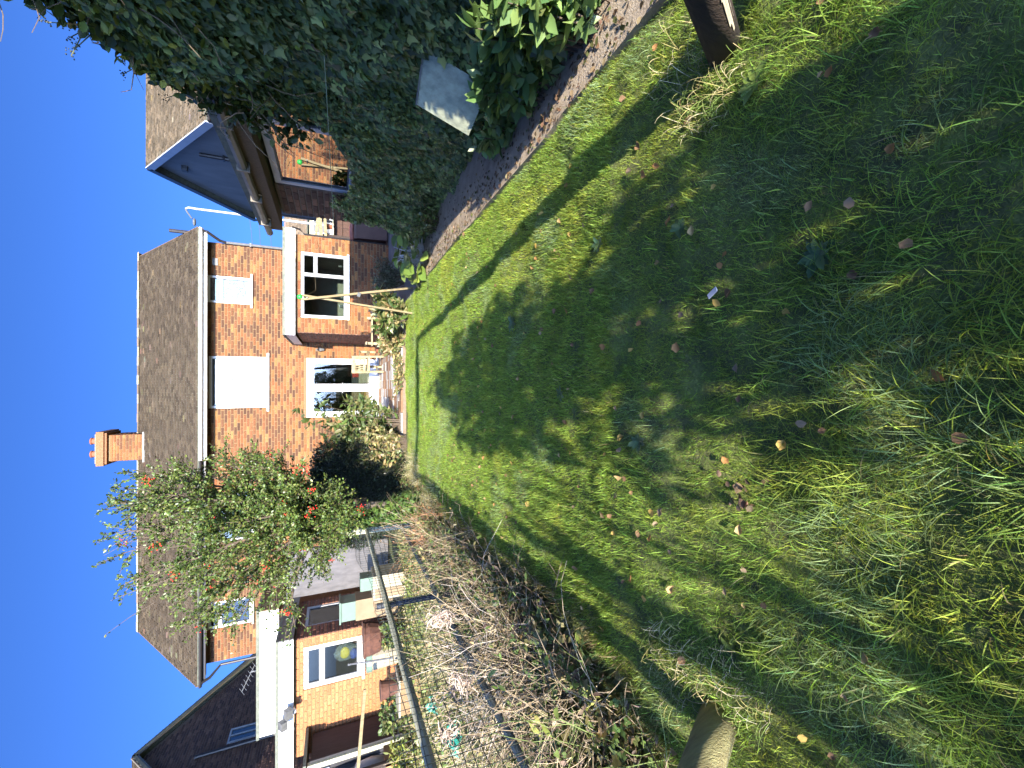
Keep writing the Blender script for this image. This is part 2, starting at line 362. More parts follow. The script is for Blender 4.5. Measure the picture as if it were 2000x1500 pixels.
def brick_wall(parent, org, u, n, W, Hh, holes=(), palette=BRIGHT, mortar='mortar', thick=.2, n_ind=0, name='wall', top=None, band=None):
    """mortar-coloured wall slab with every brick standing 8-12 mm proud; top(u) trims a gable"""
    o0 = Vector(org); U = Vector(u); Nn = Vector(n); Z = Vector((0, 0, 1)); proot = ORG.get(parent, (0, 0, 0))
    us = sorted({0, W, *[h[0] for h in holes], *[h[1] for h in holes]}); vs = sorted({0, Hh, *[h[2] for h in holes], *[h[3] for h in holes]})
    mb = MB()
    if top is None:
        for a, b in zip(us, us[1:]):
            for c, d in zip(vs, vs[1:]):
                if any(h[0] <= (a+b)/2 <= h[1] and h[2] <= (c+d)/2 <= h[3] for h in holes): continue
                p = [o0 + U*a + Z*c, o0 + U*b + Z*c, o0 + U*b + Z*d, o0 + U*a + Z*d]; q = [x - Nn*thick for x in p]
                mb.poly(p); mb.poly(q[::-1])
                for i in range(4): mb.poly([p[i], q[i], q[(i+1)%4], p[(i+1)%4]])
    else:
        K = 24; prof = [(W*i/K, top(W*i/K)) for i in range(K+1)]
        mb.poly([o0, o0 + U*W] + [o0 + U*a + Z*h for a, h in prof[::-1]])
        mb.poly([o0 - Nn*thick + U*a + Z*h for a, h in prof] + [o0 - Nn*thick + U*W, o0 - Nn*thick])
    wall = part(name, mb, mortar, parent)
    full = []; rest = MB(); rows = int(Hh / .075)
    for r in range(rows):
        z = r * .075 + .006; off = (r % 2) * .1125 + R.uniform(-.004, .004); x = -off
        while x < W:
            x0 = max(x + .007, .001); x1 = min(x + .217, W - .001)
            segs = [(x0, x1)]
            for h in holes:
                if z + .06 > h[2] and z < h[3]:
                    ns = []
                    for a, b in segs:
                        if h[1] <= a or h[0] >= b: ns.append((a, b)); continue
                        if a < h[0] - .02: ns.append((a, h[0]))
                        if b > h[1] + .02: ns.append((h[1], b))
                    segs = ns
            for a, b in segs:
                if b - a < .012: continue
                if top and z + .064 > min(top(a), top(b)): continue
                pl = band(z) if band else palette
                col = R.choice(pl)
                if b - a > .2095: full.append((a, z, col))
                else: _brick(rest, o0, U, Nn, Z, a, b, z, col)
            x += .225
    camv = Vector((0, 0, EYE))
    full.sort(key=lambda f: (o0 + U*f[0] + Z*f[1] - camv).length)
    for i, (a, z, col) in enumerate(full):
        if i < n_ind:
            b = bpy.data.objects.new('brick', brick_mesh(tuple(u), tuple(n), col)); COL.objects.link(b); b.parent = wall
            b.location = o0 + U*a + Z*z - Vector(proot)
        else: _brick(rest, o0, U, Nn, Z, a, a + .210, z, col)
    if rest.f: part('brickwork', rest, 'brick', wall, kind='stuff')
    return wall
def _brick(mb, o0, U, Nn, Z, a, b, z, col):
    t = R.uniform(.008, .014); e = .004; j = R.uniform(.82, 1.18); col = tuple(min(.8, c*j) for c in col)
    c = lambda p, h, k: o0 + U*p + Z*h + Nn*k
    fr = [c(a+e, z+e, t), c(b-e, z+e, t), c(b-e, z+.057, t), c(a+e, z+.057, t)]
    bk = [c(a, z, 0), c(b, z, 0), c(b, z+.061, 0), c(a, z+.061, 0)]
    mb.poly(fr, col)
    for i in range(4): mb.poly([bk[i], bk[(i+1)%4], fr[(i+1)%4], fr[i]], col)

def tile_roof(parent, e0, e1, r0, r1, cols, name='roof', gauge=.115, tw=.17, n_ind=0, mossy=0.03):
    """sloped slab with rows of plain tiles. e0,e1 eave ends, r0,r1 ridge ends"""
    e0, e1, r0, r1 = map(Vector, (e0, e1, r0, r1)); nn = (e1-e0).cross(r0-e0).normalized()
    if nn.z < 0: nn = -nn
    mb = MB(); d = nn * -.08
    P = [e0, e1, r1, r0]; Q = [p + d for p in P]
    mb.poly(P); mb.poly(Q[::-1])
    for i in range(4): mb.poly([P[i], Q[i], Q[(i+1)%4], P[(i+1)%4]])
    roof = part(name, mb, 'felt', parent)
    t = MB(); sl = (r0-e0).length; rows = int(sl/gauge); W = (e1-e0).length
    for r in range(rows):
        f0 = r/rows; f1 = min(1.0, (r+1.25)/rows); n = int(W/tw); off = .5*(r % 2)
        for i in range(-1, n+1):
            a = max(0, (i+off)/n); b = min(1, (i+off+.95)/n)
            if b - a < .2/n: continue
            p0 = e0.lerp(e1,a).lerp(r0.lerp(r1,a), f0); p1 = e0.lerp(e1,b).lerp(r0.lerp(r1,b), f0)
            q1 = e0.lerp(e1,b).lerp(r0.lerp(r1,b), f1); q0 = e0.lerp(e1,a).lerp(r0.lerp(r1,a), f1)
            hi = .032 + R.uniform(-.008,.010); lo = .006; c = R.choice(cols)
            j = R.uniform(.7,1.25); c = tuple(x*j for x in c)
            if R.random() < mossy*(1+2*(f0 > .85)): c = tuple(min(.3, x*R.uniform(1.3,1.9)) for x in c)
            A, Bq, Cq, D = p0+nn*hi, p1+nn*hi, q1+nn*lo, q0+nn*lo
            t.poly([A,Bq,Cq,D], c); t.poly([p0,p1,Bq,A], tuple(x*.9 for x in c))
    part('tiles', t, 'tile', roof, kind='stuff')
    return roof

def window(parent, axis, x0, x1, z0, z1, plane, bars_x=(), bars_z=(), sub=None, fw_=.055, frame='upvc', glass='glass', sill=True, sill_mat='white_paint', name='window', backing=None, depth=.06, sillw=.1):
    """axis 'x': the window runs along x and looks towards -y at y=plane; axis 'y': runs along y, looks towards side sgn in depth"""
    def bx(mb, a0, a1, d0, d1, c0, c1):
        if axis == 'x': mb.box(a0, a1, plane + d0, plane + d1, c0, c1)
        else: s = axis[1]; lo, hi = sorted((plane - d0*s, plane - d1*s)); mb.box(lo, hi, a0, a1, c0, c1)
    f = MB(); D0, D1 = 0.0, depth
    bx(f, x0, x0+fw_, D0, D1, z0, z1); bx(f, x1-fw_, x1, D0, D1, z0, z1)
    bx(f, x0+fw_, x1-fw_, D0, D1, z1-fw_, z1); bx(f, x0+fw_, x1-fw_, D0, D1, z0, z0+fw_)
    cells = [(x0+fw_, x1-fw_, z0+fw_, z1-fw_)]
    for b in bars_x:
        nc = []
        for a in cells:
            if a[0] < b < a[1]:
                bx(f, b-fw_/2, b+fw_/2, D0+.002, D1-.002, a[2], a[3]); nc += [(a[0], b-fw_/2, a[2], a[3]), (b+fw_/2, a[1], a[2], a[3])]
            else: nc.append(a)
        cells = nc
    for zb, xa, xb in bars_z:
        nc = []
        for a in cells:
            if a[2] < zb < a[3] and xa <= (a[0]+a[1])/2 <= xb:
                bx(f, a[0], a[1], D0+.004, D1-.004, zb-fw_/2, zb+fw_/2); nc += [(a[0], a[1], a[2], zb-fw_/2), (a[0], a[1], zb+fw_/2, a[3])]
            else: nc.append(a)
        cells = nc
    w = part(name, f, frame, parent)
    for a in cells:
        p = MB(); bx(p, a[0], a[1], D0+.028, D0+.034, a[2], a[3]); part('pane', p, glass, w)
        q = .018; s = MB(); bx(s, a[0], a[0]+q, D0+.012, D0+.026, a[2], a[3]); bx(s, a[1]-q, a[1], D0+.012, D0+.026, a[2], a[3]); bx(s, a[0]+q, a[1]-q, D0+.012, D0+.026, a[2], a[2]+q); bx(s, a[0]+q, a[1]-q, D0+.012, D0+.026, a[3]-q, a[3]); part('gasket', s, 'slate_grey', w)
        if sub:                                     # opening casement inside the cell
            s = MB(); q = .035; bx(s, a[0], a[0]+q, D0-.012, D0+.02, a[2], a[3]); bx(s, a[1]-q, a[1], D0-.012, D0+.02, a[2], a[3])
            bx(s, a[0]+q, a[1]-q, D0-.012, D0+.02, a[2], a[2]+q); bx(s, a[0]+q, a[1]-q, D0-.012, D0+.02, a[3]-q, a[3]); part('casement', s, frame, w)
        if backing:
            p = MB(); bx(p, a[0]-.02, a[1]+.02, D1+.03, D1+.034, a[2]-.02, a[3]+.02); part('curtain', p, backing, w)
    if sill:
        s = MB(); bx(s, x0-sillw, x1+sillw, -.10, D1-.01, z0-.055, z0-.003); part('sill', s, sill_mat, w)
    return w
def room(parent, x0, x1, y0, y1, z0, z1, mat, name='interior', open_='f'):
    """inside of a room behind a window, open towards the glass"""
    return part(name, B(x0, x1, y0, y1, z0, z1, skip=open_), mat, parent)

# ------------------------------------------------------------------ the pair of houses
M = 13.7
house = thing('semi_detached_house', 'two storey brick house with brown tiled roof and chimney at the end of the lawn', 'house', (-1.75, M, 0))
WX0, WX1 = -7.4, 3.9
W1 = (-.58, .83, 3.03, 4.40); W2 = (2.28, 3.01, 3.43, 4.44); W3 = (-6.52, -5.80, 3.39, 4.42); W4 = (-4.22, -2.89, 3.35, 4.38); DR = (-.90, .83, .06, 2.04)
hol = [(a-WX0, b-WX0, c, d) for a, b, c, d in (W1, W2, W3, W4, DR)]
def hband(z): return BRIGHT if z > 2.55 else BRIGHT[:3] + ORANGE + BRIGHT[3:8]
brick_wall(house, (WX0, M, 0), (1, 0, 0), (0, -1, 0), WX1-WX0, 4.5, hol, BRIGHT, n_ind=290, band=hband)
sw = MB(); sw.box(WX0+.002, WX0+.2, M+.2, 20.4, 0, 4.5); sw.box(WX1-.2, WX1-.002, M+.2, 20.4, 0, 4.5); sw.box(WX0+.2, WX1-.2, 20.2, 20.4, 0, 4.5)
for xx in (WX0+.002, WX1-.2):
    sw.poly([(xx, M+.2, 4.5), (xx, 20.4, 4.5), (xx, 17.05, 6.85)]); sw.poly([(xx+.198, M+.2, 4.5), (xx+.198, 17.05, 6.85), (xx+.198, 20.4, 4.5)])
part('side_wall', sw, 'render_grey', house)
TB = [(0.0716, 0.0545, 0.0365), (0.0647, 0.0482, 0.0327), (0.0794, 0.0608, 0.0405), (0.0608, 0.046, 0.0312), (0.0857, 0.067, 0.0443)]
RX0, RX1 = -7.72, 4.13
roof = tile_roof(house, (RX0, 13.30, 4.55), (RX1, 13.30, 4.55), (RX0, 17.05, 7.0), (RX1, 17.05, 7.0), TB)
tile_roof(house, (RX1, 20.8, 4.55), (RX0, 20.8, 4.55), (RX1, 17.05, 7.0), (RX0, 17.05, 7.0), TB, name='rear_roof')
rd = MB()
for x in np.arange(RX0, RX1-.01, .30):
    h = .06 + R.uniform(-.008, .008); c = R.choice([(.30,.25,.16),(.20,.15,.10),(.16,.12,.08),(.36,.33,.2)])
    rd.poly([(x, 16.93, 6.98), (x+.29, 16.93, 6.98), (x+.29, 17.05, 7.0+h), (x, 17.05, 7.0+h)], c); rd.poly([(x, 17.05, 7.0+h), (x+.29, 17.05, 7.0+h), (x+.29, 17.17, 6.98), (x, 17.17, 6.98)], c)
    rd.poly([(x, 16.93, 6.98), (x, 17.05, 7.0+h), (x, 17.17, 6.98)], c)
part('ridge_tiles', rd, 'tile', roof, kind='stuff')
vg = MB()
for xx in (RX0, RX1):
    vg.beam((xx, 13.32, 4.50), (xx, 17.05, 6.95), .03, .14); vg.beam((xx, 20.78, 4.50), (xx, 17.05, 6.95), .03, .14)
part('verge_board', vg, 'brown_board', house)
part('soffit', B(RX0+.05, RX1-.05, 13.36, M-.015, 4.44, 4.49), 'brown_board', house)
# white gutter on the right half, black on the left half
def gutter(parent, x0, x1, y, z, mat, name='gutter'):
    mb = MB(); r = .06; K = 6
    for i in range(K):
        a0 = PI + PI*i/K; a1 = PI + PI*(i+1)/K
        p = lambda x, a, rr: (x, y + rr*math.cos(a), z + rr*math.sin(a))
        mb.poly([p(x0,a0,r), p(x1,a0,r), p(x1,a1,r), p(x0,a1,r)]); mb.poly([p(x0,a1,r-.008), p(x1,a1,r-.008), p(x1,a0,r-.008), p(x0,a0,r-.008)])
    for x in (x0, x1): mb.poly([(x, y + r*math.cos(PI+PI*i/K), z + r*math.sin(PI+PI*i/K)) for i in range(K+1)])
    return part(name, mb, mat, parent)
part('fascia', B(-1.9, 4.08, 13.335, 13.358, 4.36, 4.53), 'white_paint', house)
gutter(house, -1.9, 4.12, 13.27, 4.50, 'upvc')
part('fascia', B(-7.68, -1.92, 13.335, 13.358, 4.38, 4.53), 'black_plastic', house)
gutter(house, -7.74, -1.92, 13.27, 4.50, 'black_plastic')
dp = MB(); dp.tube([(4.06, 13.27, 4.46), (4.05, 13.3, 4.36), (3.92, 13.55, 4.12), (3.91, 13.62, 4.0)], .036, 8); part('downpipe_bend', dp, 'black_plastic', house)
dp = MB(); dp.tube([(3.91, 13.63, 4.02), (3.91, 13.63, 0.05)], .036, 8)
for z in (3.4, 2.6, 1.2): dp.box(3.86, 3.96, 13.60, 13.68, z, z+.04)
part('downpipe', dp, 'grey_plastic', house)
dp = MB(); dp.tube([(-7.64, 13.27, 4.46), (-7.62, 13.4, 4.3), (-7.46, 13.62, 4.1), (-7.45, 13.63, 0.05)], .036, 8); part('downpipe', dp, 'black_plastic', house)
vp = MB(); vp.tube([(4.18, 14.0, 4.6), (4.18, 14.0, 5.35)], .05, 8); part('vent_pipe', vp, 'black_plastic', house)
vp = MB(); vp.box(3.28, 3.47, M-.03, M+.01, 4.19, 4.32)
for k in range(3): vp.box(3.29, 3.46, M-.04, M-.03, 4.21+k*.035, 4.23+k*.035)
part('air_brick', vp, 'grey_plastic', house)
# chimney
cb = part('chimney', B(-2.25, -1.47, 16.66, 17.44, 6.3, 7.62), 'mortar', house)
cm = MB()
for r in range(17):
    z = 6.3 + r*.075
    for face in range(3):
        Lc = .78; off = (r % 2)*.1125; x = -off
        while x < Lc:
            a = max(x+.005, 0.0); b = min(x+.218, Lc)
            if b - a > .03:
                if face == 0: _brick(cm, Vector((-2.25, 16.66, 0)), Vector((1,0,0)), Vector((0,-1,0)), Vector((0,0,1)), a, b, z+.006, R.choice(ORANGE+BRIGHT[:4]))
                if face == 1: _brick(cm, Vector((-1.47, 16.66, 0)), Vector((0,1,0)), Vector((1,0,0)), Vector((0,0,1)), a, b, z+.006, R.choice(BRIGHT))
                if face == 2: _brick(cm, Vector((-2.25, 17.44, 0)), Vector((0,-1,0)), Vector((-1,0,0)), Vector((0,0,1)), a, b, z+.006, R.choice(BRIGHT))
            x += .225
part('brickwork', cm, 'brick', cb, kind='stuff')
cc = MB(); cc.box(-2.33, -1.39, 16.58, 17.52, 7.622, 7.68, (.20,.095,.045)); cc.box(-2.37, -1.35, 16.54, 17.56, 7.682, 7.86, (.22,.105,.05)); cc.box(-2.30, -1.42, 16.61, 17.49, 7.862, 7.91, (.2,.17,.13))
part('chimney_cap', cc, 'brick', cb)
for x in (-2.06, -1.66):
    part('chimney_pot', MB().lathe([(.11, 7.90), (.115, 7.96), (.095, 8.0), (.09, 8.12), (.11, 8.14), (.105, 8.17)], x, 17.05, 14), 'terracotta', cb, smooth=False)
part('flashing', B(-2.33, -1.39, 16.56, 16.605, 6.68, 6.76), 'grey_plastic', cb)
# windows
window(house, 'x', *W1, M+.03, bars_z=[(3.93, -9, 9)], fw_=.065, backing='curtain', sillw=.11)
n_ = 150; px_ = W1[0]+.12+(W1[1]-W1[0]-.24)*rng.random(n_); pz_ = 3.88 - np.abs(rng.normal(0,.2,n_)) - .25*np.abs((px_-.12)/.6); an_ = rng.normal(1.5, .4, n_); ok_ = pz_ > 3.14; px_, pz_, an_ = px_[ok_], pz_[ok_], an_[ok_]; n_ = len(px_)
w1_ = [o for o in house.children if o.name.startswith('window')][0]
add('tree_reflection', leafmesh('tree_reflection', np.stack([px_, np.full(n_, M+.055), pz_], 1), np.stack([np.cos(an_), 0*an_, np.sin(an_)], 1), np.tile([[0., -1., 0.]], (n_, 1)), rng.uniform(.03, .07, n_), ([(0,0,0),(.14,.5,0),(-.14,.5,0),(0,1,0)], [(0,1,2),(1,3,2)]), np.tile([[.19,.21,.19]], (n_, 1)), ORG[house]), 'stem', w1_)['kind'] = 'stuff'  # grey strokes painted on the pane, standing in for reflected trees
w2_ = window(house, 'x', *W2, M+.03, bars_z=[(4.14, -9, 9)], fw_=.06, backing='film', sillw=.10)
n_ = 120; px_ = rng.uniform(W2[0]+.10, W2[1]-.10, n_); pz_ = rng.uniform(W2[2]+.10, 4.08, n_); an_ = rng.normal(.5, .7, n_)
add('leaf_print', leafmesh('leaf_print', np.stack([px_, np.full(n_, M+.055), pz_], 1), np.stack([np.cos(an_), 0*an_, np.sin(an_)], 1), np.tile([[0., -1., 0.]], (n_, 1)), rng.uniform(.03, .085, n_), ([(0,0,0),(.14,.5,0),(-.14,.5,0),(0,1,0)], [(0,1,2),(1,3,2)]), np.tile([[.16,.16,.19]], (n_, 1)), ORG[house]), 'stem', w2_)['kind'] = 'stuff'
window(house, 'x', *W3, M+.03, bars_z=[(4.14, -9, 9)], fw_=.06, sillw=.02, sill_mat='rail_wood')
window(house, 'x', *W4, M+.03, bars_x=[-3.55], fw_=.06, backing='curtain', sillw=.05)
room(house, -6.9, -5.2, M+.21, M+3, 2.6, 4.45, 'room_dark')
fd = window(house, 'x', *DR, M+.03, bars_x=[-.035], fw_=.10, sill=False, name='french_door')
ds = MB()
for a, b in ((-.80, -.085), (.015, .73)):
    ds.box(a, a+.06, M+.018, M+.045, .16, 1.94); ds.box(b-.06, b, M+.018, M+.045, .16, 1.94); ds.box(a+.06, b-.06, M+.018, M+.045, 1.84, 1.94); ds.box(a+.06, b-.06, M+.018, M+.045, .16, .30)
part('door_leaf', ds, 'upvc', fd)
dh = MB()
for x in (-.10, .03): dh.beam((x, M-.02, 1.06), (x+.09*(1 if x > 0 else -1), M-.02, 1.06), .02, .02); dh.box(x-.015, x+.015, M-.01, M+.02, .98, 1.14)
part('handle', dh, 'galv', fd)
part('threshold', B(-1.0, .93, M-.12, M-.014, .0, .10), 'white_paint', house)
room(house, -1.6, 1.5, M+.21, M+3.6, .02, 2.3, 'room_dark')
# outside lamp beside the french doors
wl_ = thing('wall_lantern', 'small dark wall lantern on the brickwork right of the french doors', 'lamp', (1.08, M-.02, 1.67))
part('backplate', MB().box(1.05, 1.11, M-.035, M-.012, 1.62, 1.78), 'black_plastic', wl_); part('arm', MB().tube([(1.08, M-.03, 1.74), (1.08, M-.12, 1.76), (1.08, M-.12, 1.72)], .01, 6), 'black_plastic', wl_)
part('lantern_glass', MB().lathe([(.03, 1.56), (.055, 1.66), (.055, 1.69)], 1.08, M-.12, 8), 'galv', wl_); part('cap', MB().lathe([(.075, 1.69), (.02, 1.74)], 1.08, M-.12, 8), 'black_plastic', wl_)
# things seen through the french doors
def crate(x, y, z, sx, sy, sz, mat, label, name='storage_box'):
    t = thing(name, label, 'box', (x, y, z)); part('body', B(x-sx, x+sx, y-sy, y+sy, z, z+sz*.86), mat, t); part('lid', B(x-sx-.012, x+sx+.012, y-sy-.012, y+sy+.012, z+sz*.862, z+sz), mat, t)
crate(-.42, 14.35, .02, .28, .2, .48, 'cardboard', 'tall orange brown box indoors behind the left french door')
crate(-.35, 14.32, .505, .22, .16, .28, 'tan_box', 'small tan box on top of the orange brown box behind the door glass')
crate(.38, 14.5, .02, .26, .18, .55, 'cream', 'pale cabinet indoors behind the right french door')
crate(.40, 14.5, .575, .10, .10, .18, 'red_cloth', 'small red box on the pale cabinet behind the door glass')

# ------------------------------------------------------------------ right hand flat roofed extension
E_ = 11.3
ext = thing('flat_roof_extension', 'single storey brick extension with white fascia and white window right of the french doors', 'extension', (2.46, E_, 0))
EX0, EX1 = 1.30, 3.62; EW = (1.66, 3.23, 1.0, 2.03)
def extband(z): return ORANGE + BRIGHT[:2] + ([BRIGHT[7]] if z > 1.3 else BRIGHT[3:7])
brick_wall(ext, (EX0, E_, 0), (1,0,0), (0,-1,0), EX1-EX0, 2.13, [(EW[0]-EX0, EW[1]-EX0, EW[2], EW[3])], ORANGE, n_ind=295, band=extband)
brick_wall(ext, (EX0-.003, M-.02, 0), (0,-1,0), (-1,0,0), M-.02-E_-.003, 2.128, (), [(.20,.085,.055),(.16,.07,.045),(.24,.10,.06)], mortar='mortar_dark', thick=.15, name='side_wall')
part('side_wall', B(EX1-.15, EX1-.003, E_+.2, M-.02, 0, 2.13), 'mortar', ext)
rf = part('flat_roof', B(EX0-.10, EX1+.10, E_-.15, M-.015, 2.345, 2.40), 'felt', ext)
fs = MB(); fs.box(EX0-.09, EX1+.09, E_-.14, E_-.115, 2.14, 2.343); part('fascia', fs, 'upvc', ext)
part('fascia', B(EX0-.09, EX0-.07, E_-.114, M-.02, 2.14, 2.343), 'white_paint', ext)
part('soffit', B(EX0-.068, EX1+.085, E_-.113, E_-.016, 2.15, 2.17), 'upvc', ext)
window(ext, 'x', *EW, E_+.03, bars_x=[2.70], bars_z=[(1.71, 2.7, 3.3)], fw_=.06, sillw=.02, sill_mat='upvc')
room(ext, 1.47, 3.45, E_+.21, M-.03, .02, 2.1, 'room')
gt = MB(); gt.tube([(EX1+.13, E_-.1, 2.2), (EX1+.13, E_+.0, 2.05), (EX1+.04, E_+.05, 1.95), (EX1+.04, E_+.05, .1)], .022, 6); part('waste_pipe', gt, 'black_plastic', ext)
for k, (x, z, s) in enumerate([(2.0, 1.05, .09), (2.22, 1.04, .07), (3.0, 1.12, .05)]):
    v = thing('sill_ornament', ['white jug on the inside sill of the extension window', 'small white pot on the inside sill of the extension window', 'white tap end behind the narrow extension pane'][k], 'ornament', (x, E_+.16, z))
    part('body', MB().lathe([(s*.5, z), (s*.6, z+s*.5), (s*.35, z+s), (s*.42, z+s*1.25)], x, E_+.16, 10), 'curtain', v); part('rim', MB().lathe([(s*.44, z+s*1.252), (s*.44, z+s*1.35)], x, E_+.16, 10), 'upvc', v)

# ------------------------------------------------------------------ neighbour's house to the right: grey gable, brown roof
nh = thing('rendered_house', 'house with grey rendered gable wall and brown tiled roof beyond the ivy', 'house', (10, 13.6, 0))
NX = 7.1
g = MB(); g.poly([(NX, 13.6, 0), (NX, 13.6, 4.5), (NX, 16.75, 6.62), (NX, 19.95, 4.5), (NX, 19.95, 0)][::-1]); g.poly([(NX+.2, 13.6, 0), (NX+.2, 13.6, 4.5), (NX+.2, 16.75, 6.62), (NX+.2, 19.95, 4.5), (NX+.2, 19.95, 0)])
part('gable_wall', g, 'render_grey', nh)
brick_wall(nh, (NX+.21, 13.6, 0), (1,0,0), (0,-1,0), 6.0, 4.5, [(1.2, 2.4, 2.9, 4.2)], ORANGE, n_ind=0)
window(nh, 'x', NX+1.41, NX+2.61, 2.9, 4.2, 13.63, bars_x=[NX+2.0], backing='curtain')
tile_roof(nh, (NX-.22, 13.2, 4.35), (14.5, 13.2, 4.35), (NX-.22, 16.75, 6.75), (14.5, 16.75, 6.75), [(.13,.10,.066),(.115,.09,.06),(.145,.112,.075),(.10,.08,.054)], mossy=.03)
tile_roof(nh, (14.5, 20.3, 4.35), (NX-.22, 20.3, 4.35), (14.5, 16.75, 6.75), (NX-.22, 16.75, 6.75), TB, name='rear_roof')
vb = MB(); vb.beam((NX-.24, 13.2, 4.27), (NX-.24, 16.75, 6.66), .035, .20); part('verge_board', vb, 'grey_frame', nh)
vb = MB(); vb.beam((NX-.24, 20.3, 4.27), (NX-.24, 16.75, 6.66), .035, .20); part('verge_board', vb, 'black_plastic', nh)
gutter(nh, NX-.25, 14.5, 13.12, 4.30, 'black_plastic')
dp = MB(); dp.tube([(NX-.05, 13.14, 4.25), (NX-.05, 13.5, 3.95), (NX-.05, 13.55, 2.2)], .04, 8); part('downpipe', dp, 'lamp_white', nh)
dp = MB(); dp.tube([(NX-.07, 15.5, 5.05), (NX-.07, 15.5, 2.0)], .055, 8); dp.box(NX-.14, NX, 15.43, 15.57, 4.40, 4.45); part('soil_pipe', dp, 'black_plastic', nh)
dp = MB(); dp.tube([(NX-.05, 20.0, 4.1), (NX-.05, 19.8, 3.9), (NX-.05, 19.8, 0.1)], .04, 8); part('downpipe', dp, 'black_plastic', nh)
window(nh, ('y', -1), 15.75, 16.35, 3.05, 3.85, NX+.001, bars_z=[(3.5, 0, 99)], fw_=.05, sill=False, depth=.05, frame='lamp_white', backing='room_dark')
bf = MB(); bf.tube([(NX+.05, 14.55, 5.0), (NX-.14, 14.55, 5.0)], .07, 10); part('flue', bf, 'slate_grey', nh)
bl = MB(); bl.box(NX-.16, NX, 16.6, 16.75, 5.65, 5.80); part('security_light', bl, 'slate_grey', nh)

# ------------------------------------------------------------------ glazed garden room along the right boundary
GX = 2.52
gr = thing('garden_room', 'low garden room with mirror bright windows and brown eave, half buried in ivy', 'outbuilding', (3.3, 4.8, 0))
brick_wall(gr, (GX, 6.95, 0), (0,-1,0), (-1,0,0), .95, 1.98, (), DARK + [(.22,.11,.07)], mortar='mortar_dark', n_ind=60, name='pier')
w_ = MB(); w_.box(GX, GX+.2, 3.3, 5.99, 0, 1.05); w_.box(GX, GX+.2, 3.3, 3.6, 1.052, 1.98); part('wall', w_, 'mortar_dark', gr)
part('rear_wall', B(4.6, 4.75, 3.3, 6.95, 0, 2.0), 'mortar_dark', gr); part('end_wall', B(GX+.2, 4.6, 6.78, 6.949, 0, 2.0), 'mortar_dark', gr); part('end_wall', B(GX+.2, 4.6, 3.3, 3.45, 0, 2.0), 'mortar_dark', gr)
window(gr, ('y', -1), 3.62, 5.97, 1.06, 1.965, GX+.005, bars_x=[4.62], fw_=.07, frame='grey_frame', glass='mirror_glass', sill=False, depth=.07)
rp = MB(); rp.box(GX-.17, 4.9, 3.75, 7.12, 2.10, 2.30); rp.box(GX-.02, 4.75, 3.4, 7.0, 2.001, 2.098); part('roof', rp, 'felt', gr)
part('fascia', B(GX-.20, GX-.172, 3.75, 7.14, 2.0, 2.20), 'brown_board', gr)
part('soffit', B(GX-.17, GX-.005, 3.75, 7.1, 2.0, 2.02), 'brown_board', gr)
gu = MB(); gu.tube([(GX-.25, 3.85, 2.16), (GX-.25, 5.2, 2.165), (GX-.25, 7.16, 2.17)], .045, 8)
part('gutter', gu, 'gutter_brown', gr)
for y in (4.3, 5.1, 5.9, 6.7): part('gutter_bracket', B(GX-.30, GX-.20, y, y+.03, 2.10, 2.22), 'gutter_brown', gr)

# ------------------------------------------------------------------ things between the houses
bn = thing('wheelie_bin', 'brown wheeled bin with a red sack on its lid beside the extension', 'bin', (3.90, 11.45, 0))
b = MB(); x0, y0 = 3.68, 11.2
b.poly([(x0+.04, y0+.04, .05), (x0+.40, y0+.04, .05), (x0+.40, y0+.42, .05), (x0+.04, y0+.42, .05)][::-1])
lo = [(x0+.04, y0+.04, .05), (x0+.40, y0+.04, .05), (x0+.40, y0+.42, .05), (x0+.04, y0+.42, .05)]; hi = [(x0, y0, .78), (x0+.44, y0, .78), (x0+.44, y0+.48, .78), (x0, y0+.48, .78)]
for i in range(4): b.poly([lo[i], lo[(i+1)%4], hi[(i+1)%4], hi[i]])
part('body', b, 'bin_brown', bn); part('lid', B(x0-.02, x0+.46, y0-.03, y0+.5, .782, .84), 'bin_brown', bn)
for x in (x0+.02, x0+.42): part('wheel', MB().tube([(x-.025, y0+.42, .09), (x+.025, y0+.42, .09)], .09, 14), 'black_plastic', bn)
part('handle', MB().tube([(x0+.05, y0+.55, .80), (x0+.39, y0+.55, .80)], .014, 6), 'bin_brown', bn)
sk = MB().blob((x0+.2, y0+.16, .885), (.25, .15, .06), 14, 4, .25); one('red_sack', sk, 'sack_red', 'crumpled red sack lying on the brown bin', 'sack', (x0+.2, y0+.16, .84), smooth=True)
# close boarded brown fence across the gap, and a timber lean-to frame
bfn = thing('close_board_fence', 'dark brown close boarded fence between the two houses', 'fence', (5.0, 14.4, 0))
for i, x in enumerate(np.arange(3.98, 7.05, .125)): part('board', B(x, x+.119, 14.4+(i%2)*.012, 14.42+(i%2)*.012, .03, 1.30), 'fence_brown', bfn)
for z in (.3, 1.05): part('rail', B(3.95, 7.08, 14.36, 14.398, z, z+.07), 'fence_brown', bfn)
lt = thing('timber_lean_to', 'weathered open timber frame standing above the brown fence', 'frame', (5.2, 13.9, 0))
part('beam', MB().beam((3.95, 13.9, 1.62), (6.3, 13.9, 1.76), .10, .10), 'pale_wood', lt); part('beam', MB().beam((3.95, 13.9, 1.50), (6.3, 13.9, 1.60), .05, .08), 'pale_wood', lt)
part('beam', MB().beam((3.98, 13.9, 1.84), (5.6, 13.9, 1.68), .05, .07), 'pale_wood', lt)
for x in (4.5, 6.2): part('post', B(x, x+.09, 13.96, 14.05, 0, 1.62), 'dark_wood', lt)
cp_ = thing('garden_shelf', 'shelf of white and terracotta pots under the timber frame', 'shelf', (4.6, 14.1, 1.32))
part('board', B(4.0, 5.4, 14.06, 14.3, 1.31, 1.335), 'rail_wood', cp_)
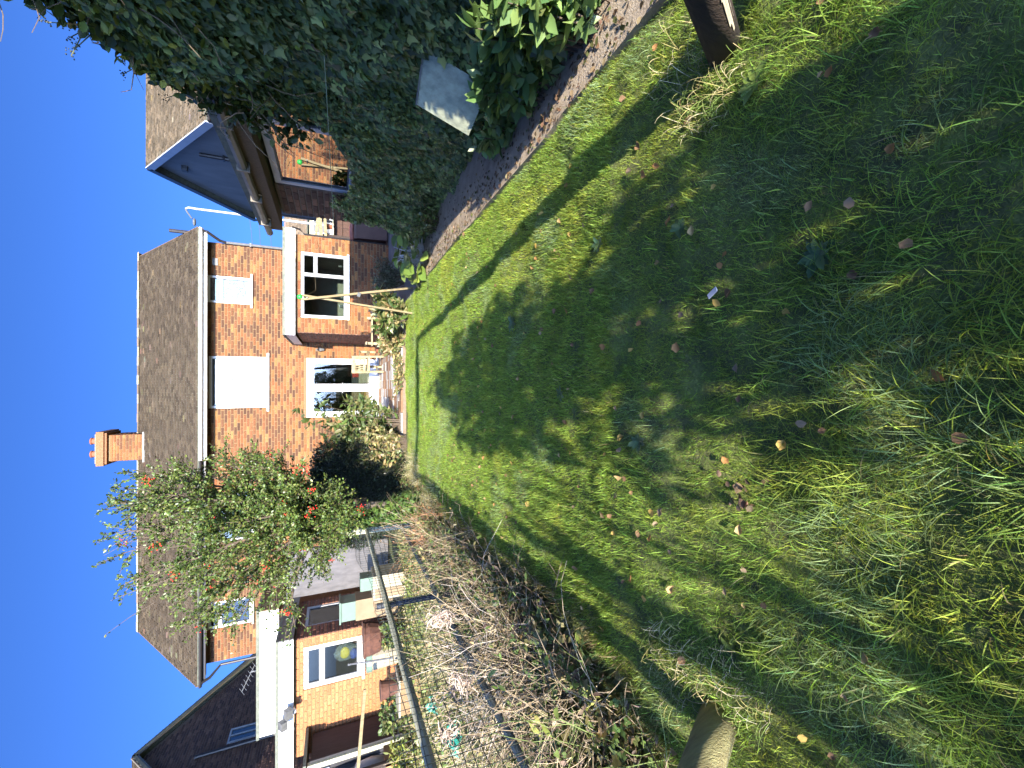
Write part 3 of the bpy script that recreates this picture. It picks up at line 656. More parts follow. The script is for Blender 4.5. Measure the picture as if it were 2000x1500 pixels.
for k, x in enumerate((4.1, 4.35, 4.62, 4.9, 5.15)): part('pot', MB().lathe([(.06, 1.336), (.09, 1.50 + .03*(k%2))], x, 14.18, 10), ['lamp_white', 'terracotta'][k % 2], cp_)
# far things in the gap
fh = thing('far_house', 'distant house with brown roof glimpsed in the gap between the houses', 'house', (15, 40, 0))
part('wall', B(11.5, 19, 40, 46, 0, 3.45), 'cream', fh)
tile_roof(fh, (11.2, 39.6, 3.4), (19.3, 39.6, 3.4), (11.2, 43, 5.4), (19.3, 43, 5.4), [(.20,.15,.10),(.17,.13,.09)], gauge=.3, tw=.5)
part('window', B(13.2, 14.4, 39.96, 39.99, 1.6, 2.9), 'slate_grey', fh); part('window_frame', B(13.1, 14.5, 39.97, 39.995, 1.5, 3.0), 'upvc', fh)
sl = thing('street_lamp', 'tall white street lamp with curved arm rising behind the houses', 'street lamp', (11.1, 32, 0))
part('column', MB().tube([(11.1, 32, 0), (11.1, 32, 3.2), (11.08, 32, 9.2), (11.10, 32, 9.6), (11.0, 32, 9.75)], [.09, .08, .065, .06, .055], 10), 'lamp_white', sl)
part('arm', MB().tube([(11.0, 32, 9.75), (10.8, 32, 9.66), (10.45, 32, 9.42)], [.05, .045, .04], 8), 'slate_grey', sl)
part('lamp_head', MB().blob((10.25, 32, 9.3), (.26, .14, .09), 10, 3, .02), 'slate_grey', sl)
for k, (z0, z1) in enumerate(((4.6, 4.9), (5.4, 5.9), (5.15, 5.4))):
    c_ = [(3.6 + 8*t, 27, z0 + (z1-z0)*t - .25*math.sin(PI*t)) for t in np.linspace(0, 1, 9)]
    one('overhead_cable', MB().tube(c_, .011, 4), 'slate_grey', 'thin overhead cable crossing the sky between the houses', 'cable', (3.6, 27, z0), group='overhead cables')

# ------------------------------------------------------------------ left neighbour: stepped flat roofed extension
le = thing('stepped_extension', 'low brick extension with two stepped white fascias in the neighbouring garden', 'extension', (-6.4, 9.8, 0))
LX0, LX1, LY = -7.6, -5.2, 9.8; LW = (-6.27, -5.40, .74, 1.88)
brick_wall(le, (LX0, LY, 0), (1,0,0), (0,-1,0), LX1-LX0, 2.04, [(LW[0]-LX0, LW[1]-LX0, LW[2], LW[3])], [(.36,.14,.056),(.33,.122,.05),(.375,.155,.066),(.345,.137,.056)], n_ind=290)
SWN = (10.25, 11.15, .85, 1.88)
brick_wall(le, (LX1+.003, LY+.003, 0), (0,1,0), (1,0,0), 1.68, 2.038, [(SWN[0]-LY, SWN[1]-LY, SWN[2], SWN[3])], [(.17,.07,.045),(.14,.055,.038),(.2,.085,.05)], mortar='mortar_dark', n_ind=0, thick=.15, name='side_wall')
window(le, 'x', *LW, LY+.03, bars_z=[(1.53, -9, 9)], fw_=.085, sillw=.02, sill_mat='upvc')
window(le, ('y', 1), *SWN, LX1-.005, fw_=.06, frame='lamp_white', sill=False, depth=.05, backing='cream')
room(le, LX0+.21, LX1-.22, LY+.21, 11.4, .02, 2.0, 'room')
part('fascia', B(LX0-.08, LX1+.10, LY-.16, LY-.13, 2.05, 2.32), 'upvc', le)
part('fascia', B(LX1+.10, LX1+.125, LY-.16, 11.5, 2.05, 2.32), 'grey_plastic', le)
part('soffit', B(LX0, LX1+.098, LY-.128, LY-.016, 2.05, 2.07), 'grey_plastic', le)
part('flat_roof', B(LX0-.1, LX1+.13, LY-.18, 11.45, 2.322, 2.37), 'felt', le)
part('upper_fascia', B(-8.15, LX1-.05, 11.44, 11.47, 2.50, 2.90), 'upvc', le)
part('upper_fascia', B(LX1-.05, LX1-.02, 11.44, M-.02, 2.50, 2.90), 'brown_board', le)
part('upper_roof', B(-8.2, LX1-.0, 11.42, M-.02, 2.902, 2.96), 'felt', le)
part('upper_wall', B(-8.1, LX1-.12, 11.55, 11.7, 0, 2.52), 'mortar', le); part('upper_wall', B(LX1-.3, LX1-.12, 11.7, M-.02, 0, 2.52), 'mortar', le)
gw = thing('rendered_wall', 'smooth grey rendered wall beside the stepped extension, dappled with branch shadow', 'wall', (-4.55, 11.5, 0))
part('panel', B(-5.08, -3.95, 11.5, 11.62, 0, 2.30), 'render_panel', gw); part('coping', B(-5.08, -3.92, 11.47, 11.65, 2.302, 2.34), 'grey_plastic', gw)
fl = thing('floodlight', 'twin head floodlight fixed to the lower white fascia', 'light', (-6.5, 9.6, 2.2))
part('bracket', B(-6.6, -6.42, 9.58, 9.638, 2.10, 2.16), 'slate_grey', fl)
for x, t in ((-6.62, .05), (-6.42, -.04)): part('lamp_head', MB().beam((x, 9.5, 2.20+t), (x, 9.38, 2.13+t), .16, .12), 'grey_plastic', fl)
part('sensor', MB().blob((-6.45, 9.52, 2.03), (.05, .05, .05), 10, 1, 0), 'lamp_white', fl)
# bag standing in the neighbour's window
bg = thing('shopping_bag', 'white carrier bag with yellow oval and blue base on the inside sill', 'bag', (-5.72, 9.93, .83))
part('body', MB().blob((-5.74, 9.95, 1.05), (.21, .07, .24), 12, 5, .1), 'curtain', bg, smooth=True)
part('yellow_mark', MB().blob((-5.74, 9.90, 1.08), (.13, .03, .10), 14, 2, .0), 'yellow_print', bg, smooth=True); part('blue_base', MB().blob((-5.80, 9.905, .90), (.12, .035, .08), 12, 3, .05), 'blue_print', bg, smooth=True)
# dark shed on the far left
sh = thing('timber_shed', 'dark stained timber shed with small window against the neighbouring extension', 'shed', (-7.9, 9.2, 0))
for i, x in enumerate(np.arange(-9.0, -7.17, .13)): part('board', B(x, x+.124, 8.9+(i%2)*.01, 8.92+(i%2)*.01, .02, 1.72), 'shed_wood', sh)
part('frame', B(-9.0, -7.14, 8.93, 9.7, .02, 1.70), 'shed_wood', sh); part('corner_post', B(-7.18, -7.09, 8.84, 8.93, 0, 1.76), 'rail_wood', sh)
part('roof', B(-9.1, -7.02, 8.78, 9.76, 1.775, 1.83), 'felt', sh)
wf = part('window', B(-7.8, -7.25, 8.87, 8.90, 1.38, 1.66), 'grey_frame', sh); part('pane', B(-7.76, -7.29, 8.862, 8.868, 1.42, 1.62), 'mirror_glass', wf)
pa = thing('folded_parasol', 'furled grey parasol leaning on the dark shed', 'parasol', (-7.35, 8.6, 0))
part('pole', MB().tube([(-7.35, 8.62, 0), (-7.35, 8.72, 1.42)], .018, 8), 'galv', pa); part('canopy', MB().tube([(-7.35, 8.66, .55), (-7.35, 8.69, .9), (-7.35, 8.72, 1.30), (-7.35, 8.725, 1.38)], [.11, .09, .05, .01], 9), 'slate_grey', pa, smooth=True)
# far left gable house
fg = thing('dark_gable_house', 'house with dark brick gable end and small blue window behind the left garden', 'house', (-13, 16.7, 0))
DX = -11.6
brick_wall(fg, (DX, 13.4, 0), (0,1,0), (1,0,0), 7.6, 7.0, (), GABLE, mortar='mortar_dark', n_ind=0, top=lambda u: max(4.4, 6.9 - abs(u - 3.3)*(.75 if u < 3.3 else .60)))
window(fg, ('y', 1), 16.36, 17.0, 3.66, 4.5, DX+.05, bars_x=[16.68], fw_=.05, frame='lamp_white', sill=True, sill_mat='rail_wood', depth=.045, backing='room_dark')
vb = MB(); vb.beam((DX+.18, 13.0, 4.18), (DX+.18, 16.7, 6.98), .05, .17); vb.beam((DX+.18, 21.2, 4.32), (DX+.18, 16.7, 6.98), .05, .17); part('verge_board', vb, 'gutter_brown', fg)
tile_roof(fg, (-16, 13.0, 4.22), (DX+.22, 13.0, 4.22), (-16, 16.7, 7.04), (DX+.22, 16.7, 7.04), TB)
tile_roof(fg, (DX+.22, 21.2, 4.36), (-16, 21.2, 4.36), (DX+.22, 16.7, 7.04), (-16, 16.7, 7.04), TB, name='rear_roof')
part('front_wall', B(-16, DX-.21, 13.4, 13.6, 0, 4.4), 'mortar_dark', fg)
part('downpipe', MB().tube([(DX+.07, 16.1, 5.3), (DX+.07, 16.15, 2.5)], .05, 8), 'black_plastic', fg)
ar = thing('roof_aerial', 'small television aerial beside the dark gable', 'aerial', (-9.0, 15.5, 3.0))
part('mast', MB().tube([(-8.35, 14.5, 2.97), (-8.35, 14.5, 3.55)], .015, 6), 'galv', ar); part('boom', MB().tube([(-8.8, 14.4, 3.75), (-8.2, 14.55, 3.45)], .01, 5), 'galv', ar)
for t in np.linspace(0, 1, 7): part('rod', MB().tube([(-8.8+.6*t-.05, 14.4+.15*t-.1, 3.75-.3*t-.08), (-8.8+.6*t+.05, 14.4+.15*t+.1, 3.75-.3*t+.08)], .006, 4), 'galv', ar)

# ------------------------------------------------------------------ rustic arch over the camera, its posts stand left and right of the lawn
arch = thing('swing_frame', 'rustic log swing frame whose two front legs stand either side of the lawn', 'swing frame', (0, .1, 0))
def log(p, q, r0, r1, n=14, seed=0, seg=10):
    rr = random.Random(seed); p = Vector(p); q = Vector(q); mb = MB(); pts = []; rad = []
    for i in range(seg+1):
        t = i/seg; pts.append(p.lerp(q, t) + Vector((rr.uniform(-1,1), rr.uniform(-1,1), 0))*.006); rad.append((r0*(1-t)+r1*t)*(1+rr.uniform(-.04,.05)))
    return mb.tube(pts, rad, n)
part('leg', log((-1.235, 1.19, -.05), (-1.14, -.36, 2.46), .066, .054, seed=3), 'old_wood', arch, smooth=True)
part('leg', log((1.235, 1.15, -.05), (1.04, -.36, 2.46), .058, .052, seed=5), 'dark_wood', arch, smooth=True)
part('leg', log((-1.52, -1.9, -.05), (-1.14, -.42, 2.46), .055, .048, seed=6), 'old_wood', arch, smooth=True)
part('leg', log((1.62, -1.9, -.05), (1.04, -.42, 2.46), .055, .048, seed=7), 'old_wood', arch, smooth=True)
part('crossbar', log((-1.24, -.39, 2.47), (1.12, -.39, 2.47), .052, .048, seed=8), 'old_wood', arch, smooth=True)
bk = MB()
for k in range(9):
    a = .3 + R.uniform(-.35,.5); z0 = .03 + R.random()*.3; x = 1.235 - z0*.08
    pts = [(1.231 - z*.078 + 0.063*math.cos(-PI/2-a+t), 1.118 - z*.60 + 0.063*math.sin(-PI/2-a+t), z) for z in (z0, z0+.1+R.random()*.12) for t in (0, .25, .5)]
    bk.poly([pts[0], pts[1], pts[4], pts[3]], (.40,.36,.27)); bk.poly([pts[1], pts[2], pts[5], pts[4]], (.34,.30,.22))
part('peeling_bark', bk, 'piece', arch)

# ------------------------------------------------------------------ post and rail fence with wire mesh on the left
FX = -2.1
fe = thing('post_and_rail_fence', 'weathered two rail fence with green wire mesh along the left border', 'fence', (FX, 4.2, 0))
part('rail', log((FX, .2, .78), (FX, 6.95, .86), .030, .028, 8, 4, 16), 'rail_wood', fe); part('rail', log((FX, .2, .31), (FX, 6.8, .36), .027, .025, 8, 5, 16), 'rail_wood', fe)
part('post', B(FX-.04, FX+.04, 6.55, 6.63, -.05, 1.16), 'rail_wood', fe)
part('post', MB().tube([(FX-.02, 4.28, -.05), (FX-.02, 4.30, .92)], .030, 8), 'post_paint', fe)
part('post', B(FX-.045, FX+.045, 1.9, 1.99, -.05, 1.0), 'rail_wood', fe)
wm = MB()
for i, y in enumerate(np.arange(.5, 6.9, .065)):
    zt = .97 + .05*math.sin(y*1.3) + .02*math.sin(y*5) + max(0, y-4.8)*.04
    wm.tube([(FX+.045+.008*math.sin(i), y, .05), (FX+.045, y+.004*math.sin(i*2.1), zt)], .0028, 3, cap=False)
for z in np.arange(.08, 1.2, .062):
    pts = []
    for y in np.arange(.5, 6.91, .1625):
        zt = .97 + .05*math.sin(y*1.3) + .02*math.sin(y*5) + max(0, y-4.8)*.04
        if z < zt: pts.append((FX+.045, y, z + .008*math.sin(y*7+z*20)))
        elif len(pts) > 1: wm.tube(pts, .0028, 3, cap=False); pts = []
        else: pts = []
    if len(pts) > 1: wm.tube(pts, .0028, 3, cap=False)
tp = [(FX+.045, y, .97 + .05*math.sin(y*1.3) + .02*math.sin(y*5) + max(0, y-4.8)*.04 + .006*(i % 2)) for i, y in enumerate(np.arange(.5, 6.9, .065))]
wm.tube(tp, .002, 3); part('wire_mesh', wm, 'mesh_wire', fe, kind='stuff')

# ------------------------------------------------------------------ clothes post, washing line
cpost = thing('clothes_post', 'pair of pale wooden clothes props crossed under a green cap', 'clothes post', (1.55, 7.65, 0))
part('batten', MB().beam((1.74, 7.60, 0), (1.41, 7.68, 1.79), .045, .035), 'pale_wood', cpost); part('batten', MB().beam((1.31, 7.75, 0), (1.49, 7.72, 1.79), .06, .03), 'pale_wood', cpost)
part('cap', MB().blob((1.46, 7.70, 1.81), (.045, .04, .04), 10, 2, .1), 'green_cap', cpost, smooth=True)
part('bolt', MB().tube([(1.44, 7.62, 1.70), (1.44, 7.74, 1.70)], .009, 6), 'galv', cpost); part('peg', MB().beam((1.52, 7.62, .92), (1.58, 7.6, .90), .06, .05), 'slate_grey', cpost)
ln = [Vector((2.2, -.6, 1.42)).lerp(Vector((3.75, 10.9, 1.42)), t) + Vector((0, 0, -.13*math.sin(PI*t))) for t in np.linspace(0, 1, 24)]
one('washing_line', MB().tube([(1.75, .3, 1.42), (2.2, 2.65, 1.37), (2.2, 3.4, 1.352), (2.22, 4.4, 1.335), (2.3, 6.4, 1.305), (3.83, 11.1, 1.31)], .0035, 5), 'line_green', 'thin green washing line stretched past the ivy to the extension', 'washing line', (2.2, 2.65, 1.3))
one('cable', MB().tube([(1.46, 7.66, 1.75), (1.75, 8.5, 1.60), (2.6, 10.6, 1.70), (3.5, 11.26, 1.68)], .003, 4), 'pale_wood', 'slack string running from the clothes props to the extension window', 'string', (1.46, 7.66, 1.7))

# ------------------------------------------------------------------ patio furniture
def chair(name, label, cx, cy, rz, mat):
    t = thing(name, label, 'chair', (0, 0, 0)); 
    part('leg', MB().box(-.24, -.19, -.24, -.19, 0, .60), mat, t); part('leg', MB().box(.19, .24, -.24, -.19, 0, .60), mat, t)
    part('leg', MB().beam((-.215, .20, 0), (-.215, .29, .80), .05, .05), mat, t); part('leg', MB().beam((.215, .20, 0), (.215, .29, .80), .05, .05), mat, t)
    part('seat_frame', MB().box(-.19, .19, -.235, -.19, .36, .42).box(-.19, .19, .18, .225, .36, .42).box(-.24, -.192, -.188, .19, .362, .418).box(.192, .24, -.188, .19, .362, .418), mat, t)
    for k in range(6): part('slat', B(-.19, .19, -.17+k*.058, -.13+k*.058, .40, .415), mat, t)
    part('top_rail', MB().beam((-.24, .285, .78), (.24, .285, .78), .04, .08), mat, t); part('lower_rail', MB().beam((-.20, .25, .50), (.20, .25, .50), .03, .05), mat, t)
    la = MB()
    for k in range(7): la.beam((-.19+k*.06, .255, .52), (-.13+k*.06 if k < 6 else .19, .28, .74), .012, .02); la.beam((-.17+k*.06, .258, .52), (-.22+k*.06 if k else -.17, .283, .74), .012, .02)
    part('lattice', la, mat, t)
    for x in (-.215, .215): part('arm', B(x-.035, x+.035, -.26, .25, .602, .625), mat, t)
    for x in (-.215, .215): part('stretcher', B(x-.015, x+.015, -.19, .20, .14, .17), mat, t)
    t.location = (cx, cy, .045); t.rotation_euler = (0, 0, rz); return t
chair('garden_chair', 'pale wooden garden armchair with lattice back before the french doors', .68, 12.25, math.radians(160), 'chair_wood')
bt = thing('garden_bench', 'pale wooden bench with low arm rest beside the extension wall', 'bench', (1.40, 11.9, .02))
for x in (1.06, 1.68):
    for y in (11.0, 11.12): part('leg', B(x-.03, x+.03, y, y+.06, .0, .55 if y < 11.1 else .42), 'chair_wood', bt)
for y in (10.95, 11.03, 11.11): part('slat', B(1.0, 1.75, y, y+.065, .42, .445), 'chair_wood', bt)
part('arm', B(1.02, 1.09, 10.9, 11.2, .552, .585), 'chair_wood', bt); part('stretcher', B(1.03, 1.70, 11.03, 11.06, .18, .22), 'chair_wood', bt)
gc = thing('cushion_box', 'dark grey storage box tipped beside the wooden bench', 'box', (1.78, 10.85, 0))
part('body', MB().beam((1.66, 10.9, .12), (1.92, 10.9, .40), .34, .24), 'slate_grey', gc); part('lid', MB().beam((1.93, 10.9, .41), (1.955, 10.9, .437), .36, .26), 'grey_plastic', gc)
fp = thing('flower_pot', 'terracotta pot tipped beside the garden armchair', 'pot', (1.0, 11.9, .04)); part('body', MB().lathe([(.08, .04), (.12, .22)], 1.02, 11.85, 12), 'terracotta', fp); part('rim', MB().lathe([(.135, .222), (.135, .265)], 1.02, 11.85, 12), 'terracotta', fp)

# ------------------------------------------------------------------ leaning clear sheet against the ivy
gp = thing('acrylic_sheet', 'dusty clear sheet with reflected haze in its colour, leaning against the ivy above the path', 'sheet', (2.2, 3.5, 0))
c4 = [Vector((2.220, 2.792, 0.747)), Vector((2.100, 2.809, 0.295)), Vector((1.930, 3.145, 0.343)), Vector((2.050, 3.118, 0.739))]
nn = (c4[1]-c4[0]).cross(c4[3]-c4[0]).normalized()*.004
g = MB(); g.poly(c4); g.poly([p+nn for p in c4][::-1])
for i in range(4): g.poly([c4[i], c4[i]+nn, c4[(i+1)%4]+nn, c4[(i+1)%4]])
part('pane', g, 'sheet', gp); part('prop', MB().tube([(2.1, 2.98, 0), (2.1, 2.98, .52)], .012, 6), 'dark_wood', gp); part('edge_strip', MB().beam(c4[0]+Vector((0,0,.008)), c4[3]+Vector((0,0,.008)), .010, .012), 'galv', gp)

# ------------------------------------------------------------------ vegetation builders
def foliage(name, pos, dirs, size, tmpl, cols, mat, parent, ups=None, wid=None, kind=None):
    if ups is None: ups = rdir(len(pos), .8)
    o = add(name, leafmesh(name, pos, dirs, ups, size, tmpl, cols, ORG.get(parent, (0,0,0)), wid), mat, parent)
    if kind: o['kind'] = kind
    return o
def bez(a, b, c, n=8):
    a, b, c = Vector(a), Vector(b), Vector(c)
    return [a*(1-t)**2 + b*2*t*(1-t) + c*t*t for t in np.linspace(0, 1, n)]

# --- berry tree (arching shrub with red berries) on the left border
ct = thing('berry_tree', 'arching berry tree with red clusters and ivy clad trunk at the fence end', 'tree', (-1.82, 6.6, 0))
tr = MB(); top = Vector((-1.72, 6.6, 1.05))
tr.tube([(-1.84, 6.6, -.05), (-1.80, 6.58, .4), (-1.76, 6.62, .8), top], [.09, .075, .065, .055], 9)
tr.tube([(-1.92, 6.65, -.05), (-1.95, 6.68, .5), (-1.85, 6.66, 1.0), (-1.9, 6.7, 1.4)], [.06, .05, .045, .04], 8)
part('trunk', tr, 'bark', ct, smooth=True)
lim = MB(); tw = MB(); LP, LD, TI, BP = [], [], [], []
tg = [(-1.15,6.5,3.75,.9),(-1.32,6.4,4.02,.8),(-1.52,6.7,4.0,.8),(-1.75,6.5,4.15,.7),(-2.0,6.9,3.95,.7),(-2.3,6.3,3.85,.7),(-2.65,6.6,3.7,.6),(-2.95,6.9,3.4,.6),(-3.2,6.4,3.1,.5),(-3.35,6.6,2.6,.5),
      (-3.35,6.9,2.1,.5),(-3.1,6.3,1.75,.6),(-2.7,6.7,1.45,.6),(-2.35,6.3,1.35,.8),(-.95,6.6,3.2,.7),(-.82,6.4,2.7,.7),(-.78,6.7,2.25,.6),(-.95,6.4,1.95,.7),(-1.15,6.3,1.7,1.0),(-1.0,6.2,3.45,.8),
      (-1.45,6.1,3.2,1.3),(-1.7,6.1,2.7,1.4),(-1.4,6.2,2.4,1.5),(-1.9,6.2,2.1,1.4),(-1.6,6.0,1.7,1.4),(-1.25,6.2,2.9,1.4),(-2.1,6.3,3.1,1.0),(-2.4,6.2,2.6,.9),(-2.6,6.4,3.1,.7),(-1.35,6.5,3.5,1.2),(-1.55,6.3,1.35,1.2),(-1.95,6.4,1.25,1.1),(-1.7,6.1,1.1,1.2),(-2.0,6.0,1.6,1.2),(-1.3,6.1,2.0,1.2),(-2.5,6.2,2.0,.8),(-2.9,6.6,2.7,.6),(-1.1,6.9,2.4,.8)]
for k, (x, y, z, dens) in enumerate(tg):
    x = -1.85 + (x+1.85)*.92; z = z - .16*max(0, z-2.2); dens *= 1.1
    st = top + Vector((R.uniform(-.1,.1), R.uniform(-.06,.06), R.uniform(-.2,.25))); en = Vector((x + R.uniform(-.08,.08), y + R.uniform(-.35,.35), z))
    mid = st.lerp(en, .5) + Vector((R.uniform(-.1,.1), R.uniform(-.1,.1), .25 + .15*abs(x+1.72)))
    c = bez(st, mid, en, 12); lim.tube(c, [.024*(1-i/11)+.004 for i in range(12)], 5)
    nt = int(38*dens) + 16
    for j in range(nt):
        t = R.uniform(.22, 1.0)**.8; i = min(10, int(t*11)); p = c[i].lerp(c[i+1], t*11-i); d = (c[i+1]-c[i]).normalized()
        dv = (d*.7 + Vector((R.gauss(0,.6), R.gauss(0,.6), R.gauss(.15,.5)))).normalized(); L_ = R.uniform(.16,.48)*(1.0 if t < .9 else .8)
        q = [p, p + dv*L_*.5 + Vector((0,0,.02)), p + dv*L_ + Vector((0,0,-.03*L_))]
        tw.tube(q, [.005, .0035, .002], 3, cap=False)
        nl = int((14 + 13*dens)*L_/.3)
        for l in range(nl):
            s = R.uniform(.15,1.02); pp = q[0].lerp(q[1], s*2) if s < .5 else q[1].lerp(q[2], s*2-1)
            LP.append(pp + Vector((R.gauss(0,.012), R.gauss(0,.012), R.gauss(0,.012)))); LD.append((dv*.6 + Vector((R.gauss(0,.6), R.gauss(0,.6), R.gauss(0.1,.6)))))
        if R.random() < .02 and t > .45 and q[2].z < 3.3: BP.append(q[2])
    for l in range(int(4)):      # leading shoot with a few leaves
        LP.append(en + Vector((R.gauss(0,.02), R.gauss(0,.02), R.gauss(0,.03)))); LD.append(Vector((R.gauss(0,.6), R.gauss(0,.6), .6)))
    if z > 3.4:
        for j in range(4):
            sdir = Vector((R.gauss(-.05,.25), R.gauss(0,.25), 1)).normalized(); b0 = en + Vector((R.uniform(-.25,.25), R.uniform(-.2,.2), -R.uniform(.25,.7))); e2 = b0 + sdir*R.uniform(.25,.55)
            tw.tube([b0, b0.lerp(e2,.5)+Vector((.02,0,0)), e2], [.005,.004,.002], 3, cap=False)
            for l in range(9):
                LP.append(b0.lerp(e2, R.uniform(.25,1.0))); LD.append(sdir*.5 + Vector((R.gauss(0,.7), R.gauss(0,.7), R.gauss(0,.3))))
            if R.random() < .04: BP.append(e2)
part('limbs', lim, 'twig', ct, smooth=True); part('twigs', tw, 'twig', ct, kind='stuff')
n = len(LP); P_ = np.array(LP); D_ = np.array(LD)
foliage('crown', P_, D_, rng.uniform(.026,.044,n), OVAL, pal(n,(.095,.145,.032),(.07,.115,.028),(.12,.17,.038),(.15,.18,.045),(.05,.085,.025)), 'leaf', ct, kind='stuff')
bp = []
for p in BP:
    for j in range(R.randint(10, 24)): bp.append(p + Vector((R.gauss(0,.03), R.gauss(0,.03), R.gauss(0,.028))))
bp = np.array(bp); foliage('berries', bp, rdir(len(bp)), rng.uniform(.007,.0105,len(bp)), OCT, np.tile([[.5,.03,.02]], (len(bp),1)), 'berry', ct, kind='stuff')
# ivy on its trunk
n = 2600; a = rng.uniform(0, 2*PI, n); z = rng.uniform(0, 1.5, n)**1.0; rad = .09 + rng.random(n)*.10 + .05*np.sin(z*5)
P_ = np.stack([-1.86 + .06*np.cos(z*3) + rad*np.cos(a), 6.58 + rad*np.sin(a), z], 1); D_ = np.stack([np.cos(a)*.5, np.sin(a)*.5, -.5+rng.normal(0,.4,n)], 1)
foliage('trunk_ivy', P_, D_, rng.uniform(.04,.07,n), IVY, pal(n,(.10,.16,.035),(.075,.13,.03),(.05,.09,.025)), 'leaf', ct, ups=np.stack([np.cos(a), np.sin(a), rng.normal(.2,.3,n)],1), kind='stuff')

# --- dark clipped hedge behind it
hg = thing('dark_hedge', 'dark dense rounded evergreen bush behind the ivy clad trunk', 'hedge', (-1.9, 8.7, 0))
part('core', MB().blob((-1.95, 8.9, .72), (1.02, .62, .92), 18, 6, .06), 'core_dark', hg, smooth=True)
n = 15000; d = rdir(n); d[:, 2] = np.where(d[:, 2] < -.75, -d[:, 2], d[:, 2]); rr_ = 1 + rng.normal(0,.05,n) + .08*np.sin(d[:,0]*6)*np.sin(d[:,2]*5)
P_ = np.array([-1.95, 8.9, .74]) + d*np.array([1.1,.7,1.0])*rr_[:,None]; P_[:,2] = np.maximum(P_[:,2], .02)
foliage('foliage', P_, d + rdir(n,.2)*.9, rng.uniform(.04,.075,n), LANCE, pal(n,(.026,.042,.018),(.018,.030,.014),(.038,.055,.02),(.045,.045,.02)), 'leaf', hg, kind='stuff')

# --- generic leafy shrub
def shrub(name, label, cat, c, r, h, nst, nlf, tmpl, lsize, cols, mat='leaf', stem='twig', droop=.1, arch_=.5, seed=1, wid=None, spread=.25, trail=0.0):
    rr = random.Random(seed); t = thing(name, label, cat, (c[0], c[1], 0)); st = MB(); LP, LD = [], []
    for i in range(nst):
        a = rr.uniform(0, 2*PI); q = math.sqrt(rr.random()); b0 = Vector((c[0] + math.cos(a)*r[0]*spread*q, c[1] + math.sin(a)*r[1]*spread*q, float(hground(c[0], c[1]))))
        e = Vector((c[0] + math.cos(a)*r[0]*q, c[1] + math.sin(a)*r[1]*q, h*(rr.uniform(.55,1.0) - trail*q*q*rr.random())))
        cv = bez(b0, b0.lerp(e, .45) + Vector((0,0,h*arch_*rr.random())), e, 7); st.tube(cv, [.006*(1-k/7)+.0015 for k in range(7)], 3, cap=False)
        for j in range(max(1, nlf//nst)):
            s = rr.uniform(.2, 1)*6; k = min(5, int(s)); p = cv[k].lerp(cv[k+1], s-k); d = (cv[k+1]-cv[k]).normalized()
            LP.append(p); LD.append(d*.5 + Vector((rr.gauss(0,.7), rr.gauss(0,.7), rr.gauss(-droop,.5))))
    part('stems', st, stem, t); n = len(LP)
    foliage('foliage', np.array(LP), np.array(LD), rng.uniform(lsize*.6, lsize*1.25, n), tmpl, pal(n, *cols), mat, t, wid=wid, kind='stuff'); return t
GRN = [(.075,.12,.03),(.055,.095,.028),(.10,.15,.04)]; PALEG = [(.17,.19,.07),(.13,.16,.055),(.21,.20,.09),(.10,.14,.05)]; STRAW = [(.34,.27,.13),(.26,.20,.09),(.40,.33,.18),(.20,.17,.07)]
shrub('willow_leaf_shrub', 'tall narrow leaved pale shrub in front of the left french door', 'shrub', (-.75, 8.95), (.55,.35), 1.35, 34, 1500, LANCE, .15, PALEG+GRN, seed=2)
shrub('narrow_leaf_shrub', 'straggly yellowing shrub spilling over the lawn end below the dark hedge', 'shrub', (-1.1, 8.45), (.55,.3), .85, 40, 1400, LANCE, .12, PALEG+STRAW, seed=3)
shrub('arching_shrub', 'thin arching stems with few long leaves reaching above the french doors', 'shrub', (-.85, 9.6), (.55,.3), 2.05, 11, 240, LANCE, .17, [(.09,.13,.04),(.06,.09,.03)], seed=4, arch_=.2)
shrub('grey_leaf_bush', 'grey green lavender like bush in shade under the extension window', 'shrub', (2.15, 8.7), (.42,.35), .62, 70, 2400, LANCE, .06, [(.10,.12,.08),(.13,.15,.11),(.07,.09,.06)], seed=5)
shrub('strappy_plant', 'clump of arching strap leaves around the foot of the clothes props', 'plant', (1.35, 8.15), (.42,.3), .60, 60, 1200, LANCE, .17, PALEG+GRN+STRAW[:1], seed=6)
shrub('dry_grass_clump', 'straw coloured dry clump between the clothes props and the bench', 'plant', (.95, 8.75), (.35,.22), .42, 60, 1000, LANCE, .14, STRAW+PALEG[:2], seed=7)
shrub('low_patio_plant', 'low mixed plants along the patio edge before the white slabs', 'plant', (.3, 8.78), (.6,.14), .20, 50, 700, LANCE, .09, PALEG+STRAW, seed=8)
shrub('patio_corner_plant', 'bushy green plant beside the wooden bench', 'plant', (1.05, 9.5), (.3,.25), .42, 40, 800, LANCE, .10, GRN+PALEG, seed=19)
